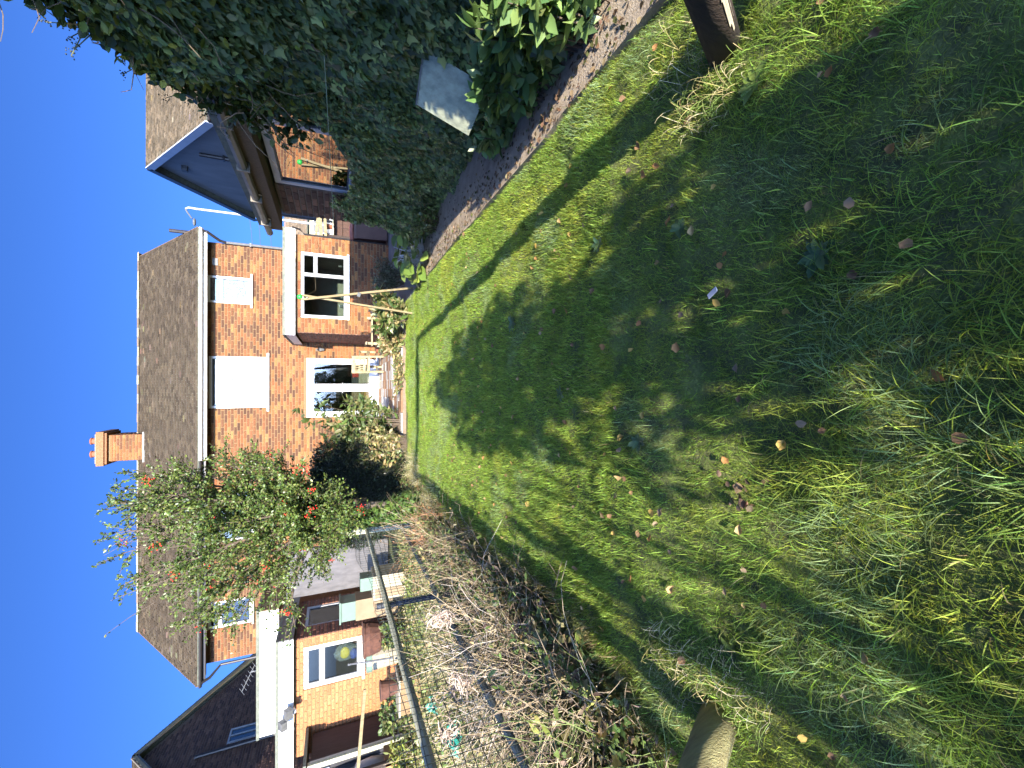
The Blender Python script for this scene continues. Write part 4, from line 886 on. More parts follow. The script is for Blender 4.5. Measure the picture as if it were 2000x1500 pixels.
# broad leaved plant beside the path
bgp = thing('broad_leaf_plant', 'clump of large glossy light green leaves beside the path end', 'plant', (2.05, 6.7, 0))
st = MB(); 
big = ([(0,0,0),(.30,.12,.05),(-.30,.12,.05),(.46,.45,.08),(-.46,.45,.08),(.34,.8,.02),(-.34,.8,.02),(0,1.02,-.10),(0,.2,-.02),(0,.5,-.02),(0,.8,-.05)],
       [(0,1,8),(0,8,2),(1,3,9),(1,9,8),(2,8,9),(2,9,4),(3,5,10),(3,10,9),(4,9,10),(4,10,6),(5,7,10),(6,10,7)])
for i in range(72):
    a = R.uniform(0,2*PI); q = math.sqrt(R.random()); p = Vector((2.05 + .32*q*math.cos(a), 6.7 + .52*q*math.sin(a), .08 + .38*(1-q*q)*R.uniform(.6,1.1)))
    st.tube([(2.05+.1*math.cos(a), 6.7+.1*math.sin(a), 0), (p.x*.6+2.05*.4, p.y*.6+6.7*.4, p.z*.7), p], [.006,.005,.004], 4, cap=False)
    d = np.array([[math.cos(a)*.8 + R.gauss(0,.3), math.sin(a)*.8 - .25 + R.gauss(0,.3), R.uniform(-.35,.25)]]); u = np.array([[R.gauss(0,.25), -.35 + R.gauss(0,.25), 1.0]])
    foliage('leaf', np.array([p]), d, np.array([R.uniform(.15,.24)]), big, pal(1,(.24,.31,.06),(.19,.27,.05),(.28,.34,.08),(.14,.21,.045)), 'leaf', bgp, ups=u)
part('stalks', st, 'stem', bgp)
shrub('trailing_weed', 'pale weedy growth between the broad leaves and the ivy', 'plant', (2.2, 5.75), (.2,.6), .32, 60, 1300, OVAL, .05, PALEG+GRN, seed=9)

# --- ivy bank on the right
iv = thing('ivy_bank', 'tall bank of dark ivy smothering the garden room and right boundary', 'ivy', (2.4, 3.2, 0))
def ivx(y, z):      # face of the ivy as x for given y,z
    base = 2.20 + .20*np.clip((y-2)/3, 0, 1) - .05*np.clip(1.0 - z, 0, 1)
    return base + .20*(vnoise(y, z, 2.1, 5)-.5) + .11*(vnoise(y, z, 6, 6)-.5) + np.where(z > 2.0, .05*(z-2), 0) - .14*np.clip((z-1.5)*2, 0, 1)*np.clip((3.95-y)*3, 0, 1)
def ivtop(y): return np.interp(y, [0, 2.75, 3.2, 3.5, 3.75, 3.95, 4.2, 4.6, 5.8, 6.0, 6.2, 6.4, 6.55], [3.10, 3.0, 2.85, 2.65, 2.4, 2.12, 1.60, 1.16, 1.10, 1.32, 1.32, 1.0, .45])
n = 72000; y = rng.uniform(.9, 6.55, n); y = np.where(rng.random(n) < .35, rng.uniform(1.2, 4.4, n), y)
tp_ = ivtop(y) + .10*(vnoise(y, 0*y, 5, 8)-.5); z = rng.random(n)*tp_
keep = ~((z > 1.30) & (z < 2.04) & (y > 4.08 + .25*(vnoise(y, z, 4, 1)-.3)) & (y < 6.02))
y, z = y[keep], z[keep]; n = len(y); x = ivx(y, z) + np.abs(rng.normal(0,.06,n)) - .05
P_ = np.stack([x, y, z], 1); out = np.stack([-np.ones(n), rng.normal(-.15,.35,n), rng.normal(.35,.35,n)], 1)
D_ = np.stack([rng.normal(-.35,.3,n), rng.normal(0,.5,n), rng.normal(-.75,.35,n)], 1)
foliage('foliage', P_, D_, rng.uniform(.03,.075,n)*np.where(y < 3.4, 1.12, .88), IVY, pal(n,(.15,.205,.068),(.10,.145,.05),(.19,.245,.08),(.125,.16,.062),(.27,.31,.10),(.07,.10,.04)), 'ivyleaf', iv, ups=out, kind='stuff')
# crown of the ivy above the eave, thick and loose
n = 15000; y = rng.uniform(1.0, 4.25, n); tp_ = ivtop(y); x = rng.uniform(2.12, 3.5, n); zt = 2.25 + (tp_-2.25)*np.clip(1.15 - ((x-2.65)/1.1)**2, .1, 1) + .16*(vnoise(x, y, 3, 2)-.5)
z = zt - np.abs(rng.normal(0,.16,n)) + .04; ok = (z > 2.1) | (x < 2.35); x, y, z = x[ok], y[ok], z[ok]; n = len(x)
foliage('crown', np.stack([x,y,z],1), rdir(n,-.1), rng.uniform(.05,.09,n), OVAL, pal(n,(.065,.10,.03),(.045,.075,.028),(.085,.12,.035),(.12,.15,.04),(.035,.06,.022)), 'leaf', iv, kind='stuff')
n = 2600; y = rng.uniform(1.6, 4.0, n); z = np.clip(ivtop(y) - np.abs(rng.normal(0,.5,n)), .3, 3.2); x = ivx(y, z) - rng.random(n)*.10
foliage('young_growth', np.stack([x,y,z],1), rdir(n,-.2), rng.uniform(.035,.07,n), OVAL, pal(n,(.20,.24,.05),(.15,.19,.05),(.26,.27,.07),(.11,.15,.045)), 'leaf', iv, kind='stuff')
stm = MB()
for k in range(120):
    y0 = R.uniform(1.9, 4.2); t0 = float(ivtop(y0)); p = Vector((R.uniform(2.1,2.5), y0, R.uniform(1.7, t0))); pts = [p]
    d = Vector((R.gauss(-.2,.4), R.gauss(.2,.7), R.gauss(.1,.6))).normalized()
    for j in range(6): d = (d + Vector((R.gauss(0,.3), R.gauss(0,.3), R.gauss(-.05,.3)))).normalized(); p = p + d*R.uniform(.04,.10); p.x = min(p.x, 2.5); p.z = min(p.z, float(ivtop(p.y)) - .02); pts.append(p)
    stm.tube(pts, [.0045,.004,.0035,.003,.0025,.002,.0015], 4, R.choice([(.30,.21,.13),(.22,.16,.10),(.16,.12,.08)]), cap=False)
part('bare_vines', stm, 'stem', iv, kind='stuff')
um = MB(); bpp = []
for k in range(150):       # umbels of buds standing off the top
    y0 = R.uniform(2.2, 4.1); t0 = float(ivtop(y0)); b0 = Vector((R.uniform(2.15,3.0), y0, t0 - R.uniform(0,.12))); e = b0 + Vector((R.gauss(-.05,.06), R.gauss(.06,.06), R.uniform(.03,.22)))
    um.tube([b0, e], [.004,.003], 3, (.10,.11,.05), cap=False)
    for j in range(14): bpp.append(e + Vector((R.gauss(0,.016), R.gauss(0,.016), R.gauss(0,.013))))
part('flower_stalks', um, 'stem', iv, kind='stuff'); bpp = np.array(bpp)
foliage('buds', bpp, rdir(len(bpp)), rng.uniform(.004,.007,len(bpp)), OCT, pal(len(bpp),(.06,.07,.03),(.10,.10,.04)), 'leaf', iv, kind='stuff')
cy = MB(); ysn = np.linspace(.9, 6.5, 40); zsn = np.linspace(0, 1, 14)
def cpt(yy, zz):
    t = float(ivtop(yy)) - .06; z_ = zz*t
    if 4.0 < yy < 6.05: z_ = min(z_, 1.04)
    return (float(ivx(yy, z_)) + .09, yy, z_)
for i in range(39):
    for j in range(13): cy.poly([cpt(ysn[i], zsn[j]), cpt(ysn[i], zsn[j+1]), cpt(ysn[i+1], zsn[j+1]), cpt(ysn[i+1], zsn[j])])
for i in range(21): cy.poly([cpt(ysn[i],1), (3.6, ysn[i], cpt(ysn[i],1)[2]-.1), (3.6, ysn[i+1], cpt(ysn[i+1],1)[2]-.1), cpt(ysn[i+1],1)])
part('core', cy, 'core_dark', iv, smooth=True)  # near-black inner sheet added to block light behind the leaves

# --- laurel like shrubs by the path
LAU = [(.13,.21,.065),(.10,.17,.055),(.17,.24,.075),(.075,.13,.045)]
shrub('laurel_shrub', 'tall lance leaved laurel shrub over the path beside the dark swing leg', 'shrub', (2.0, 1.95), (.20,.40), .66, 60, 1250, LANCE, .125, LAU, seed=12, droop=.25, spread=.6, wid=1.3)
shrub('laurel_shrub', 'lance leaved laurel shrub growing just below the leaning clear sheet', 'shrub', (1.98, 2.50), (.15,.36), .46, 55, 1050, LANCE, .115, LAU, seed=13, droop=.3, spread=.6, wid=1.3)
shrub('laurel_shrub', 'low laurel sprigs at the foot of the ivy past the clear sheet', 'shrub', (2.02, 3.15), (.12,.35), .26, 30, 420, LANCE, .10, LAU, seed=14, droop=.2, spread=.6, wid=1.3)
n = 1500; y = rng.uniform(.8,7.4,n); x = 1.66 + np.abs(rng.normal(0,.24,n)); z = .016 + rng.random(n)*.012
o = foliage('path_litter', np.stack([x,y,z],1), rdir(n,.0,.15), rng.uniform(.015,.045,n), OVAL, pal(n,(.16,.10,.06),(.10,.07,.045),(.24,.17,.10),(.08,.09,.03)), 'dryleaf', None, ups=rdir(n,3), kind='stuff')
tag(o, 'dead leaf litter scattered on the concrete path', 'leaf litter')

# ------------------------------------------------------------------ lawn
def lbound(y): return np.interp(y, [0, 1.0, 2.0, 3.1, 5.8, 7.2, 7.9, 8.6], [-2.0, -1.75, -1.30, -1.42, -1.62, -1.5, -1.2, -.2])
def fbound(x): return 8.52 - .32*((x-.4)/1.4)**2
def lawn_pts(n, y0, y1, p=1.0):
    y = y0 + (y1-y0)*rng.random(n)**p; x = rng.uniform(-2.3, 1.78, n)
    ok = (x > lbound(y) + .15*(vnoise(x, y, 4, 4)-.5)) & (x < 1.685 + .08*(vnoise(y, y*0, 3, 2)-.5) + .03*(vnoise(y, y*0, 11, 2)-.5)) & (y < fbound(x) + .06*(vnoise(x, y, 6, 1)-.5))
    return x[ok], y[ok]
BV, BF, BC = [], [], []; boff = 0
def blades(x, y, length, width, lean, cols, seg=3, az=None):
    global boff
    n = len(x); z0 = hground(x, y) - .004
    a = rng.uniform(0, 2*PI, n) if az is None else az
    dx, dy = np.cos(a), np.sin(a); ts = np.linspace(0, 1, seg+1)
    roll = a + PI/2 + rng.normal(0,.5,n); wx, wy = np.cos(roll), np.sin(roll); V = []
    for i, t in enumerate(ts):
        th = lean*(.35 + .9*t); hx = length*t*np.sin(th*.9); hz = length*t*np.cos(np.clip(th, 0, 1.45))
        cx, cy_, cz = x + dx*hx, y + dy*hx, z0 + np.maximum(hz, .004*t)
        w = width*(1 - t**1.6)*.5
        if i < seg: V += [np.stack([cx - wx*w, cy_ - wy*w, cz], 1), np.stack([cx + wx*w, cy_ + wy*w, cz], 1)]
        else: V.append(np.stack([cx, cy_, cz], 1))
    k = 2*seg + 1; V = np.stack(V, 1).reshape(-1, 3); tf = []
    for i in range(seg-1): b = 2*i; tf += [(b, b+1, b+3), (b, b+3, b+2)]
    tf.append((2*seg-2, 2*seg-1, 2*seg)); tf = np.array(tf)
    BV.append(V); BF.append((tf[None] + (np.arange(n)*k)[:, None, None]).reshape(-1, 3) + boff); BC.append(np.repeat(cols, k, 0)); boff += n*k
def gcol(x, y, n):
    m = vnoise(x, y, 1.6, 11); m2 = vnoise(x, y, 5.5, 12); c = pal(n, (.205,.30,.05), (.165,.265,.052), (.235,.33,.052), jit=.36)
    moss = np.clip((m2*.6 + m*.6 - .62)*5, 0, 1)[:, None]*(rng.random((n,1)) < .75); c = c*(1-moss) + moss*pal(n, (.31,.36,.058), (.27,.34,.056)); dew = np.clip((vnoise(x, y, 2.6, 31) - .62)*6, 0, 1)[:, None]*(rng.random((n,1)) < .6); c = c*(1-dew) + dew*pal(n, (.24,.32,.14), (.21,.29,.12))
    dry = (rng.random(n) < .035)[:, None]; c = np.where(dry, pal(n, (.30,.26,.12), (.22,.20,.09)), c); return c
# far lawn, short
x, y = lawn_pts(230000, 3.6, 8.6); n = len(x); blades(x, y, rng.uniform(.02,.05,n), rng.uniform(.0035,.0065,n), rng.uniform(.1,1.1,n), gcol(x,y,n), 2)
# middle
x, y = lawn_pts(150000, 1.8, 3.8); n = len(x); blades(x, y, rng.uniform(.02,.05,n)*(.7+.6*vnoise(x,y,3,2)), rng.uniform(.0028,.005,n), rng.uniform(.2,1.2,n), gcol(x,y,n), 2)
# near, moss plus long blades lying in all directions
x, y = lawn_pts(190000, .05, 1.95); n = len(x); blades(x, y, rng.uniform(.012,.038,n), rng.uniform(.0014,.0026,n), rng.uniform(.3,1.2,n), gcol(x,y,n), 2)
x, y = lawn_pts(62000, .05, 2.6); ok = rng.random(len(x)) < np.clip(.12 + 1.6*(vnoise(x,y,3.0,7)-.42) + .35*(y < .8) + .25*(x < -.4), .04, 1); x, y = x[ok], y[ok]; n = len(x)
az = vnoise(x, y, 3.2, 9)*11 + rng.normal(0, 1.3, n)
blades(x, y, rng.uniform(.04,.12,n)*(.75+.4*(y < 1.0)), rng.uniform(.0016,.0034,n), rng.uniform(.5,1.5,n), gcol(x,y,n)*np.array([.95,1.02,1.0]), 4, az)
# scattered tall tufts in the whole lawn
tx, ty = lawn_pts(1300, .1, 8.0, .8); k = 24; x = (tx[:,None] + rng.normal(0,.03,(len(tx),k))).ravel(); y = (ty[:,None] + rng.normal(0,.03,(len(tx),k))).ravel(); n = len(x)
blades(x, y, rng.uniform(.03,.085,n), rng.uniform(.002,.0045,n), rng.uniform(.2,1.2,n), gcol(x,y,n)*np.repeat(rng.uniform(.6,1.35,(len(tx),1)), k, 0), 3)
# grass along the border and beyond the fence
x = rng.uniform(-2.3,-1.2,26000); y = rng.uniform(.3,7.6,26000); ok = x < lbound(y) + .1; x, y = x[ok], y[ok]; n = len(x); c = pal(n,(.06,.085,.025),(.16,.14,.06),(.09,.10,.03),(.30,.25,.13)); blades(x, y, rng.uniform(.05,.16,n), rng.uniform(.0025,.005,n), rng.uniform(.2,1.3,n), c, 3)
lawn = add('lawn_grass', np_mesh('lawn_grass', np.concatenate(BV), np.concatenate(BF), np.concatenate(BC)), 'grass')
tag(lawn, 'mossy green lawn grass covering the garden', 'grass', kind='stuff')

# ------------------------------------------------------------------ fallen leaves, weeds
dead_cols = [(.38,.20,.075),(.30,.18,.09),(.40,.28,.13),(.20,.12,.065),(.46,.32,.09),(.30,.22,.14)]
dm = []
for k in range(18):
    c = dead_cols[k % 6]; t = np.array(DEAD[0]); t[:, 2] = t[:, 2]*R.uniform(.8,2.4) + np.array([R.uniform(-.07,.09) for _ in t]); t[:, 0] *= R.uniform(.8,1.3); t[:, 1] -= .5
    me = np_mesh('fallen_leaf', t, np.array(DEAD[1]), np.tile([c], (len(t),1))); me.materials.append(MATS['dryleaf']); dm.append(me)
def zone(x, y):
    for lim_, s in ((math.hypot(x+.37, y-1.05) < .35, 'beside the leaf pile'), (math.hypot(x+1.23, y-1.19) < .6, 'near the pale log leg'), (math.hypot(x-1.23, y-1.15) < .6, 'near the dark log leg'), (x > 1.35, 'along the path edge'), (y > 5.0, 'on the short grass toward the patio'), (x < -.9, 'along the left border'), (y < 1.6, 'in the long shaggy grass'), (y < 3.2, 'among the mossy hummocks')):
        if lim_: return s
    return 'on the smooth middle of the lawn'
LEAFL = ['curled russet fallen leaf', 'dull brown fallen leaf', 'tan fallen leaf', 'dark brown fallen leaf', 'ochre yellow fallen leaf', 'greyish brown fallen leaf']
x, y = lawn_pts(800, .22, 7.0, 1.25); cnt = 0
for i in range(len(x)):
    if cnt >= 295: break
    cl = vnoise(x[i], y[i], 1.2, 21)
    if R.random() > .45 + .9*(cl-.3): continue
    k = R.randrange(18); o = bpy.data.objects.new('fallen_leaf', dm[k]); COL.objects.link(o); s = R.uniform(.024,.047)*(.9 if y[i] < 1.2 else 1.0)
    o.scale = (s, s, s); o.location = (x[i], y[i], float(hground(x[i], y[i])) + .017 + .010*(y[i] < 2.2)); o.rotation_euler = (R.uniform(-.5,.5), R.uniform(-.5,.5), R.uniform(0, 6.28))
    tag(o, LEAFL[k % 6] + ' lying ' + zone(x[i], y[i]), 'leaf', ['russet', 'brown', 'tan', 'dark brown', 'ochre', 'greyish'][k % 6] + ' leaves ' + zone(x[i], y[i])); cnt += 1
def rosette(x, y, label, r, cols, n=14):
    t = thing('weed_rosette', label, 'weed', (x, y, float(hground(x, y)))); zz = float(hground(x, y)) + .012
    for i in range(n):
        a = 2*PI*i/n + R.uniform(-.2,.2)
        foliage('leaf', np.array([[x, y, zz]]), np.array([[math.cos(a), math.sin(a), R.uniform(.05,.5)]]), np.array([r*R.uniform(.6,1.1)]), OVAL, pal(1, *cols), 'leaf', t, ups=np.array([[0,0,1.0]]), wid=np.array([.7]))
BL = [(.085,.14,.06),(.10,.16,.065),(.07,.12,.055)]
rosette(.62, 1.28, 'dark rosette weed in the shaded lawn near the dark log leg', .05, BL); rosette(.38, .80, 'large dark rosette weed in the shaded lawn', .065, BL, 16); rosette(.75, 1.9, 'blue green rosette weed at the edge of the right leg shadow', .06, BL)
rosette(-.05, 2.3, 'small rosette weed in mid lawn shade', .06, BL); rosette(-.25, 1.55, 'small rosette weed beside a mossy hummock', .06, BL, 10); rosette(1.02, 1.0, 'light green rosette weed at the foot of the dark log leg', .07, [(.12,.18,.05),(.15,.20,.05)], 12)
rosette(-.95, 1.1, 'green rosette weed beside the pale log leg', .06, GRN, 12); rosette(.5, 3.1, 'faint rosette weed beside the right leg shadow', .08, BL, 12)
mh = thing('leaf_pile', 'small pile of dead brown leaves in a hollow of the lawn', 'leaf pile', (-.37, 1.05, 0)); n = 15
P_ = np.stack([-.37 + rng.normal(0,.035,n), 1.05 + rng.normal(0,.035,n), .02 + rng.random(n)*.035], 1); P_[:,2] += hground(P_[:,0], P_[:,1])
foliage('leaves', P_, rdir(n,.1,.4), rng.uniform(.022,.04,n), DEAD, pal(n,(.13,.09,.055),(.19,.13,.08),(.09,.065,.042)), 'dryleaf', mh)
one('plastic_tag', MB().beam((.325, 1.16, .035), (.345, 1.115, .045), .018, .003), 'grey_frame', 'small pale blue plastic tag lying in the shaded grass', 'tag', (.335, 1.14, .03))

def tuft(label, x, y, r, h, n, cols, seed):
    t = thing('dry_grass_tuft', label, 'grass tuft', (x, y, 0)); rr = random.Random(seed); mb = MB()
    for i in range(n):
        a = rr.uniform(0, 2*PI); q = math.sqrt(rr.random()); b0 = Vector((x + r*.8*q*math.cos(a), y + r*.8*q*math.sin(a), float(hground(x, y)))); L_ = h*rr.uniform(.5,1.5); a = rr.uniform(0, 2*PI)
        e = b0 + Vector((math.cos(a)*L_*rr.uniform(.3,.9), math.sin(a)*L_*rr.uniform(.3,.9), L_*rr.uniform(.15,.8)))
        mb.tube(bez(b0, b0.lerp(e,.5)+Vector((0,0,L_*.35)), e, 5), [.0012,.0012,.001,.0008,.0004], 3, rr.choice(cols), cap=False)
    part('blades', mb, 'stem', t, kind='stuff')
TC = [(.42,.36,.20),(.36,.29,.14),(.30,.27,.10),(.46,.42,.26),(.22,.24,.08)]
tuft('dry straw tuft at the foot of the pale log leg', -1.13, 1.34, .22, .075, 240, TC+[(.14,.2,.05)]*2, 1); tuft('dry straw tuft behind the pale log leg', -1.05, 1.10, .2, .08, 140, TC+[(.14,.2,.05)]*3, 2)
tuft('dry straw tuft at the foot of the dark log leg', 1.12, 1.20, .20, .09, 240, TC+[(.12,.18,.04)]*3, 3); tuft('thin straw tuft beside the dark log leg toward the path', 1.35, 1.38, .22, .10, 110, TC+[(.12,.18,.04)]*4, 4)
tuft('straw tuft at the lawn corner below the dark hedge', -1.45, 7.0, .5, .28, 420, TC, 5); tuft('straw tuft at the fence end by the ivy clad trunk', -1.65, 5.9, .4, .25, 300, TC, 6)

# ------------------------------------------------------------------ dead border plants
def perennial(label, x, y, r, h, n, cols, seed, curl=.0, leaves=0, lcols=None, lsize=.05, name='dead_perennial', rad=.003):
    t = thing(name, label, 'plant', (x, y, 0)); rr = random.Random(seed); mb = MB(); LP, LD = [], []
    for i in range(int(n*.75)):
        a = rr.uniform(0, 2*PI); q = math.sqrt(rr.random()); p = Vector((x + r*q*math.cos(a), y + r*1.2*q*math.sin(a), float(hground(x, y)) - .01)); d = Vector((rr.gauss(0,.45), rr.gauss(0,.45), 1)).normalized(); L_ = h*rr.uniform(.4,1.35)
        pts = [p]; m = 6
        for j in range(m):
            d = (d + Vector((rr.gauss(0,.22+curl), rr.gauss(0,.22+curl), rr.gauss(-.10-curl*.3,.16+curl)))).normalized(); p = p + d*L_/m; p.z = max(p.z, .01); pts.append(p)
        c = rr.choice(cols); r0 = rad*rr.uniform(.6,1.5); mb.tube(pts, [r0*(1-.11*j) for j in range(7)], 3, c, cap=False)
        for j in range(rr.randint(0,2)):
            k = rr.randint(2,5); e = pts[k] + Vector((rr.gauss(0,.06), rr.gauss(0,.06), rr.gauss(.03,.05))); mb.tube([pts[k], e], [r0*.6, r0*.3], 3, c, cap=False)
        for j in range(leaves if rr.random() < .6 else 0):
            k = rr.randint(1,6); LP.append(pts[k]); LD.append(Vector((rr.gauss(0,.7), rr.gauss(0,.7), rr.gauss(-.2,.5))))
    part('stems', mb, 'stem', t, kind='stuff')
    if LP:
        nn_ = len(LP); foliage('leaves', np.array(LP), np.array(LD), rng.uniform(lsize*.5,lsize*1.2,nn_), LANCE, pal(nn_, *(lcols or STRAW)), 'dryleaf', t, kind='stuff')
TAN = [(.34,.27,.17),(.25,.195,.125),(.40,.33,.22),(.17,.13,.09)]; RUST = [(.27,.135,.07),(.32,.18,.095),(.2,.11,.065)]; GREY = [(.36,.32,.28),(.42,.37,.32),(.27,.24,.21)]; BRN = [(.12,.09,.065),(.18,.14,.10),(.085,.06,.045),(.25,.20,.14),(.12,.16,.05)]
perennial('rusty dead plant leaning on the rails near the ivy clad trunk', -2.0, 5.75, .16, .75, 130, RUST+TAN, 21, leaves=3, lcols=RUST, lsize=.04)
perennial('dead russet stems below the fence end rail', -1.75, 5.3, .28, .55, 150, RUST+BRN, 22, leaves=2, lcols=RUST+BRN, lsize=.05)
perennial('tangle of tan stems beside the dark painted fence post', -1.9, 4.6, .3, .6, 190, TAN+BRN, 23, leaves=2, lcols=GRN+PALEG)
perennial('mixed dead and green stems in front of the dark painted post', -1.7, 4.0, .3, .5, 190, TAN+BRN+[(.12,.14,.05)], 24, leaves=3, lcols=GRN+STRAW)
perennial('pale grey dead stems by the fence', -1.92, 3.5, .2, .5, 60, GREY+TAN, 25)
perennial('dead brown stems under the large curled seed head', -1.75, 3.3, .3, .5, 220, BRN+TAN, 26, leaves=3, lcols=BRN+GRN)
perennial('tall tan stalks against the wire mesh', -1.95, 2.95, .22, .75, 170, TAN+GREY, 27, leaves=1)
perennial('pale grey dead stems standing against the mesh', -2.0, 2.7, .18, .6, 70, GREY+TAN, 28)
perennial('bramble like brown tangle midway along the border', -1.65, 2.6, .32, .5, 240, BRN+TAN, 29, leaves=3, lcols=BRN+GRN+GRN)
perennial('large tangle of dead stems close to the pale log leg', -1.75, 2.0, .3, .6, 260, BRN+TAN, 30, leaves=3, lcols=BRN+GRN)
perennial('yellow green sprig with curled leaves among the dead stems', -1.62, 1.85, .10, .42, 22, PALEG, 31, leaves=7, lcols=[(.24,.28,.06),(.30,.30,.09),(.16,.2,.05)], lsize=.10, name='green_sprig')
perennial('low brown litter plant behind the pale log leg', -1.8, 1.5, .28, .4, 160, BRN, 32, leaves=3, lcols=BRN)
k = 33
for (x, y, h, cl, lb) in [(-2.55,6.2,.35,STRAW+PALEG,'straw plant beyond the mesh behind the fence end'),(-2.5,5.4,.35,STRAW+TAN,'straw plant beyond the mesh before the grey wall'),(-2.6,4.7,.45,TAN+PALEG,'tan plant beyond the mesh near the painted post'),(-2.5,4.0,.7,TAN+BRN,'brown plant beyond the mesh before the side window'),
                          (-2.55,3.4,.7,TAN+GREY,'pale stalks beyond the mesh before the neighbouring window'),(-2.5,2.8,.6,BRN+TAN,'dark stalks beyond the mesh below the shed'),(-2.6,2.2,.6,BRN+PALEG,'dark leafy stalks beyond the mesh at the near fence end'),(-3.1,4.6,.6,STRAW+PALEG,'yellow weeds in the neighbouring garden bed'),(-3.2,3.6,.7,TAN+PALEG,'tan weeds in the neighbouring bed near the cream planter'),(-3.3,2.9,.6,PALEG+BRN,'green brown weeds in the neighbouring bed near the turquoise heap')]:
    perennial(lb, x, y, 0.34, h, 120, cl, k, leaves=1, lcols=cl+GRN); k += 1
def curls(label, x, y, z, s, n, seed):
    t = thing('curled_seed_head', label, 'seed head', (x, y, 0)); rr = random.Random(seed); mb = MB()
    mb.tube([(x, y, -.02), (x+.02, y, z*.5), (x, y, z)], [.004,.004,.003], 4, (.22,.17,.13), cap=False)
    for i in range(n):
        p = Vector((x + rr.gauss(0,s*.25), y + rr.gauss(0,s*.25), z + rr.gauss(0,s*.4))); d = Vector((rr.gauss(0,1), rr.gauss(0,1), rr.gauss(.4,.8))).normalized(); ax = Vector((rr.gauss(0,1), rr.gauss(0,1), rr.gauss(0,1))).normalized(); pts = [p]
        for j in range(7): d = (d + ax.cross(d)*.55).normalized(); p = p + d*s*.2; pts.append(p)
        mb.tube(pts, [.0042*(1-.1*j) for j in range(8)], 4, rr.choice([(.46,.38,.32),(.38,.30,.25),(.52,.45,.38),(.30,.23,.19)]), cap=False)
    part('curls', mb, 'stem', t, kind='stuff')
curls('large curled grey seed head on the border plant by the mesh', -1.85, 3.35, .50, .11, 70, 81)
curls('curled grey seed head leaning on the lower rail', -1.98, 2.75, .52, .09, 60, 82)
curls('small curled grey seed head near the top rail', -2.02, 2.45, .68, .07, 45, 83)
# dark ground ivy through the border
n = 14000; y = rng.uniform(.9,7.4,n); x = lbound(y) - .05 - rng.random(n)*.75; z = hground(x,y) + rng.random(n)**2*.24
o = foliage('ground_ivy', np.stack([x,y,z],1), rdir(n,-.1,.5), rng.uniform(.03,.06,n), IVY, pal(n,(.09,.145,.045),(.12,.17,.05),(.12,.11,.05),(.18,.14,.07)), 'leaf', None, ups=rdir(n,1.5), kind='stuff')
tag(o, 'low ivy and litter carpeting the left border', 'ground cover')
n = 16000; x = rng.uniform(-6.5,-2.2,n); y = rng.uniform(2,9.2,n); z = hground(x,y) + rng.random(n)**2*.16*(.4+vnoise(x,y,1.5,2))
o = foliage('neighbour_weeds', np.stack([x,y,z],1), rdir(n,.3,.7), rng.uniform(.04,.09,n), LANCE, pal(n,(.10,.14,.04),(.20,.19,.07),(.28,.23,.12),(.14,.18,.05)), 'leaf', None, ups=rdir(n,1.0), kind='stuff')
tag(o, 'rough weeds covering the neighbouring garden bed', 'weeds')

# ------------------------------------------------------------------ odds and ends in the neighbouring garden
def tubobj(name, label, cat, prof, x, y, mat, rim=None, rimmat=None):
    t = thing(name, label, cat, (x, y, prof[0][1])); part('body', MB().lathe(prof, x, y, 16), mat, t)
    if rim: part('rim', MB().lathe(rim, x, y, 16), rimmat or mat, t)
gb = thing('storage_bin', 'pale green plastic bin on a tan cabinet under the side window', 'bin', (-4.5, 9.2, 0))
part('cabinet', B(-4.62, -4.22, 8.95, 9.35, 0, .90), 'tan_box', gb); part('body', B(-4.60, -4.24, 8.97, 9.33, .902, 1.17), 'tub_green', gb); part('lid', B(-4.63, -4.21, 8.94, 9.36, 1.172, 1.20), 'tub_green', gb)
gb2 = thing('recycling_box', 'dark green box on a low pale cabinet before the grey wall', 'box', (-3.9, 8.6, 0))
part('body', B(-3.86, -3.62, 8.5, 8.8, .62, .84), 'tub_green', gb2); part('cabinet', B(-4.05, -3.6, 8.45, 8.95, 0, .618), 'cream', gb2); part('door', B(-4.0, -3.85, 8.43, 8.448, .05, .58), 'tan_box', gb2)
tubobj('fire_bowl', 'rusty round fire bowl full of dry leaves beside the neighbouring wall', 'fire bowl', [(.12,.38),(.26,.46),(.32,.66),(.31,.74)], -5.0, 8.9, 'rust', [(.33,.741),(.33,.77)])
perennial('dry brown plant growing in the rusty fire bowl', -5.0, 8.9, .25, 1.0, 60, BRN, 60, leaves=2, lcols=BRN)
tubobj('planter', 'cream round planter with pale rim beside the fire bowl', 'planter', [(.16,0),(.20,.62)], -5.35, 8.8, 'cream', [(.22,.622),(.21,.72)], 'tub_green')
tubobj('plant_pot', 'dark red metal pot standing on the cream ledge', 'pot', [(.09,.36),(.14,.60)], -4.85, 7.1, 'rust', [(.15,.602),(.15,.62)])
ldg = thing('garden_ledge', 'low rendered ledge carrying the dark red pot', 'ledge', (-4.9, 7.1, 0)); part('wall', B(-5.2, -4.65, 6.9, 7.3, 0, .33), 'mortar', ldg); part('coping', B(-5.22, -4.63, 6.88, 7.32, .332, .358), 'cream', ldg)
stk = thing('garden_stake', 'grey metal pole leaning over the cream planter', 'pole', (-4.6, 7.2, 0)); part('pole', MB().tube([(-4.25, 6.9, .45), (-4.62, 7.6, 1.05)], .014, 6), 'galv', stk); part('knob', MB().blob((-4.63, 7.62, 1.065), (.025,.025,.025), 8, 1, 0), 'slate_grey', stk)
shrub('potted_plant', 'leafy green plant on the neighbouring ground below the cream planter', 'plant', (-4.5, 8.0), (.3,.3), .55, 30, 500, OVAL, .09, PALEG+GRN, seed=41)
shrub('potted_plant', 'bushy mixed plant between the ledge and the water butt', 'plant', (-5.4, 7.3), (.4,.3), .6, 40, 700, OVAL, .09, PALEG+GRN, seed=42)
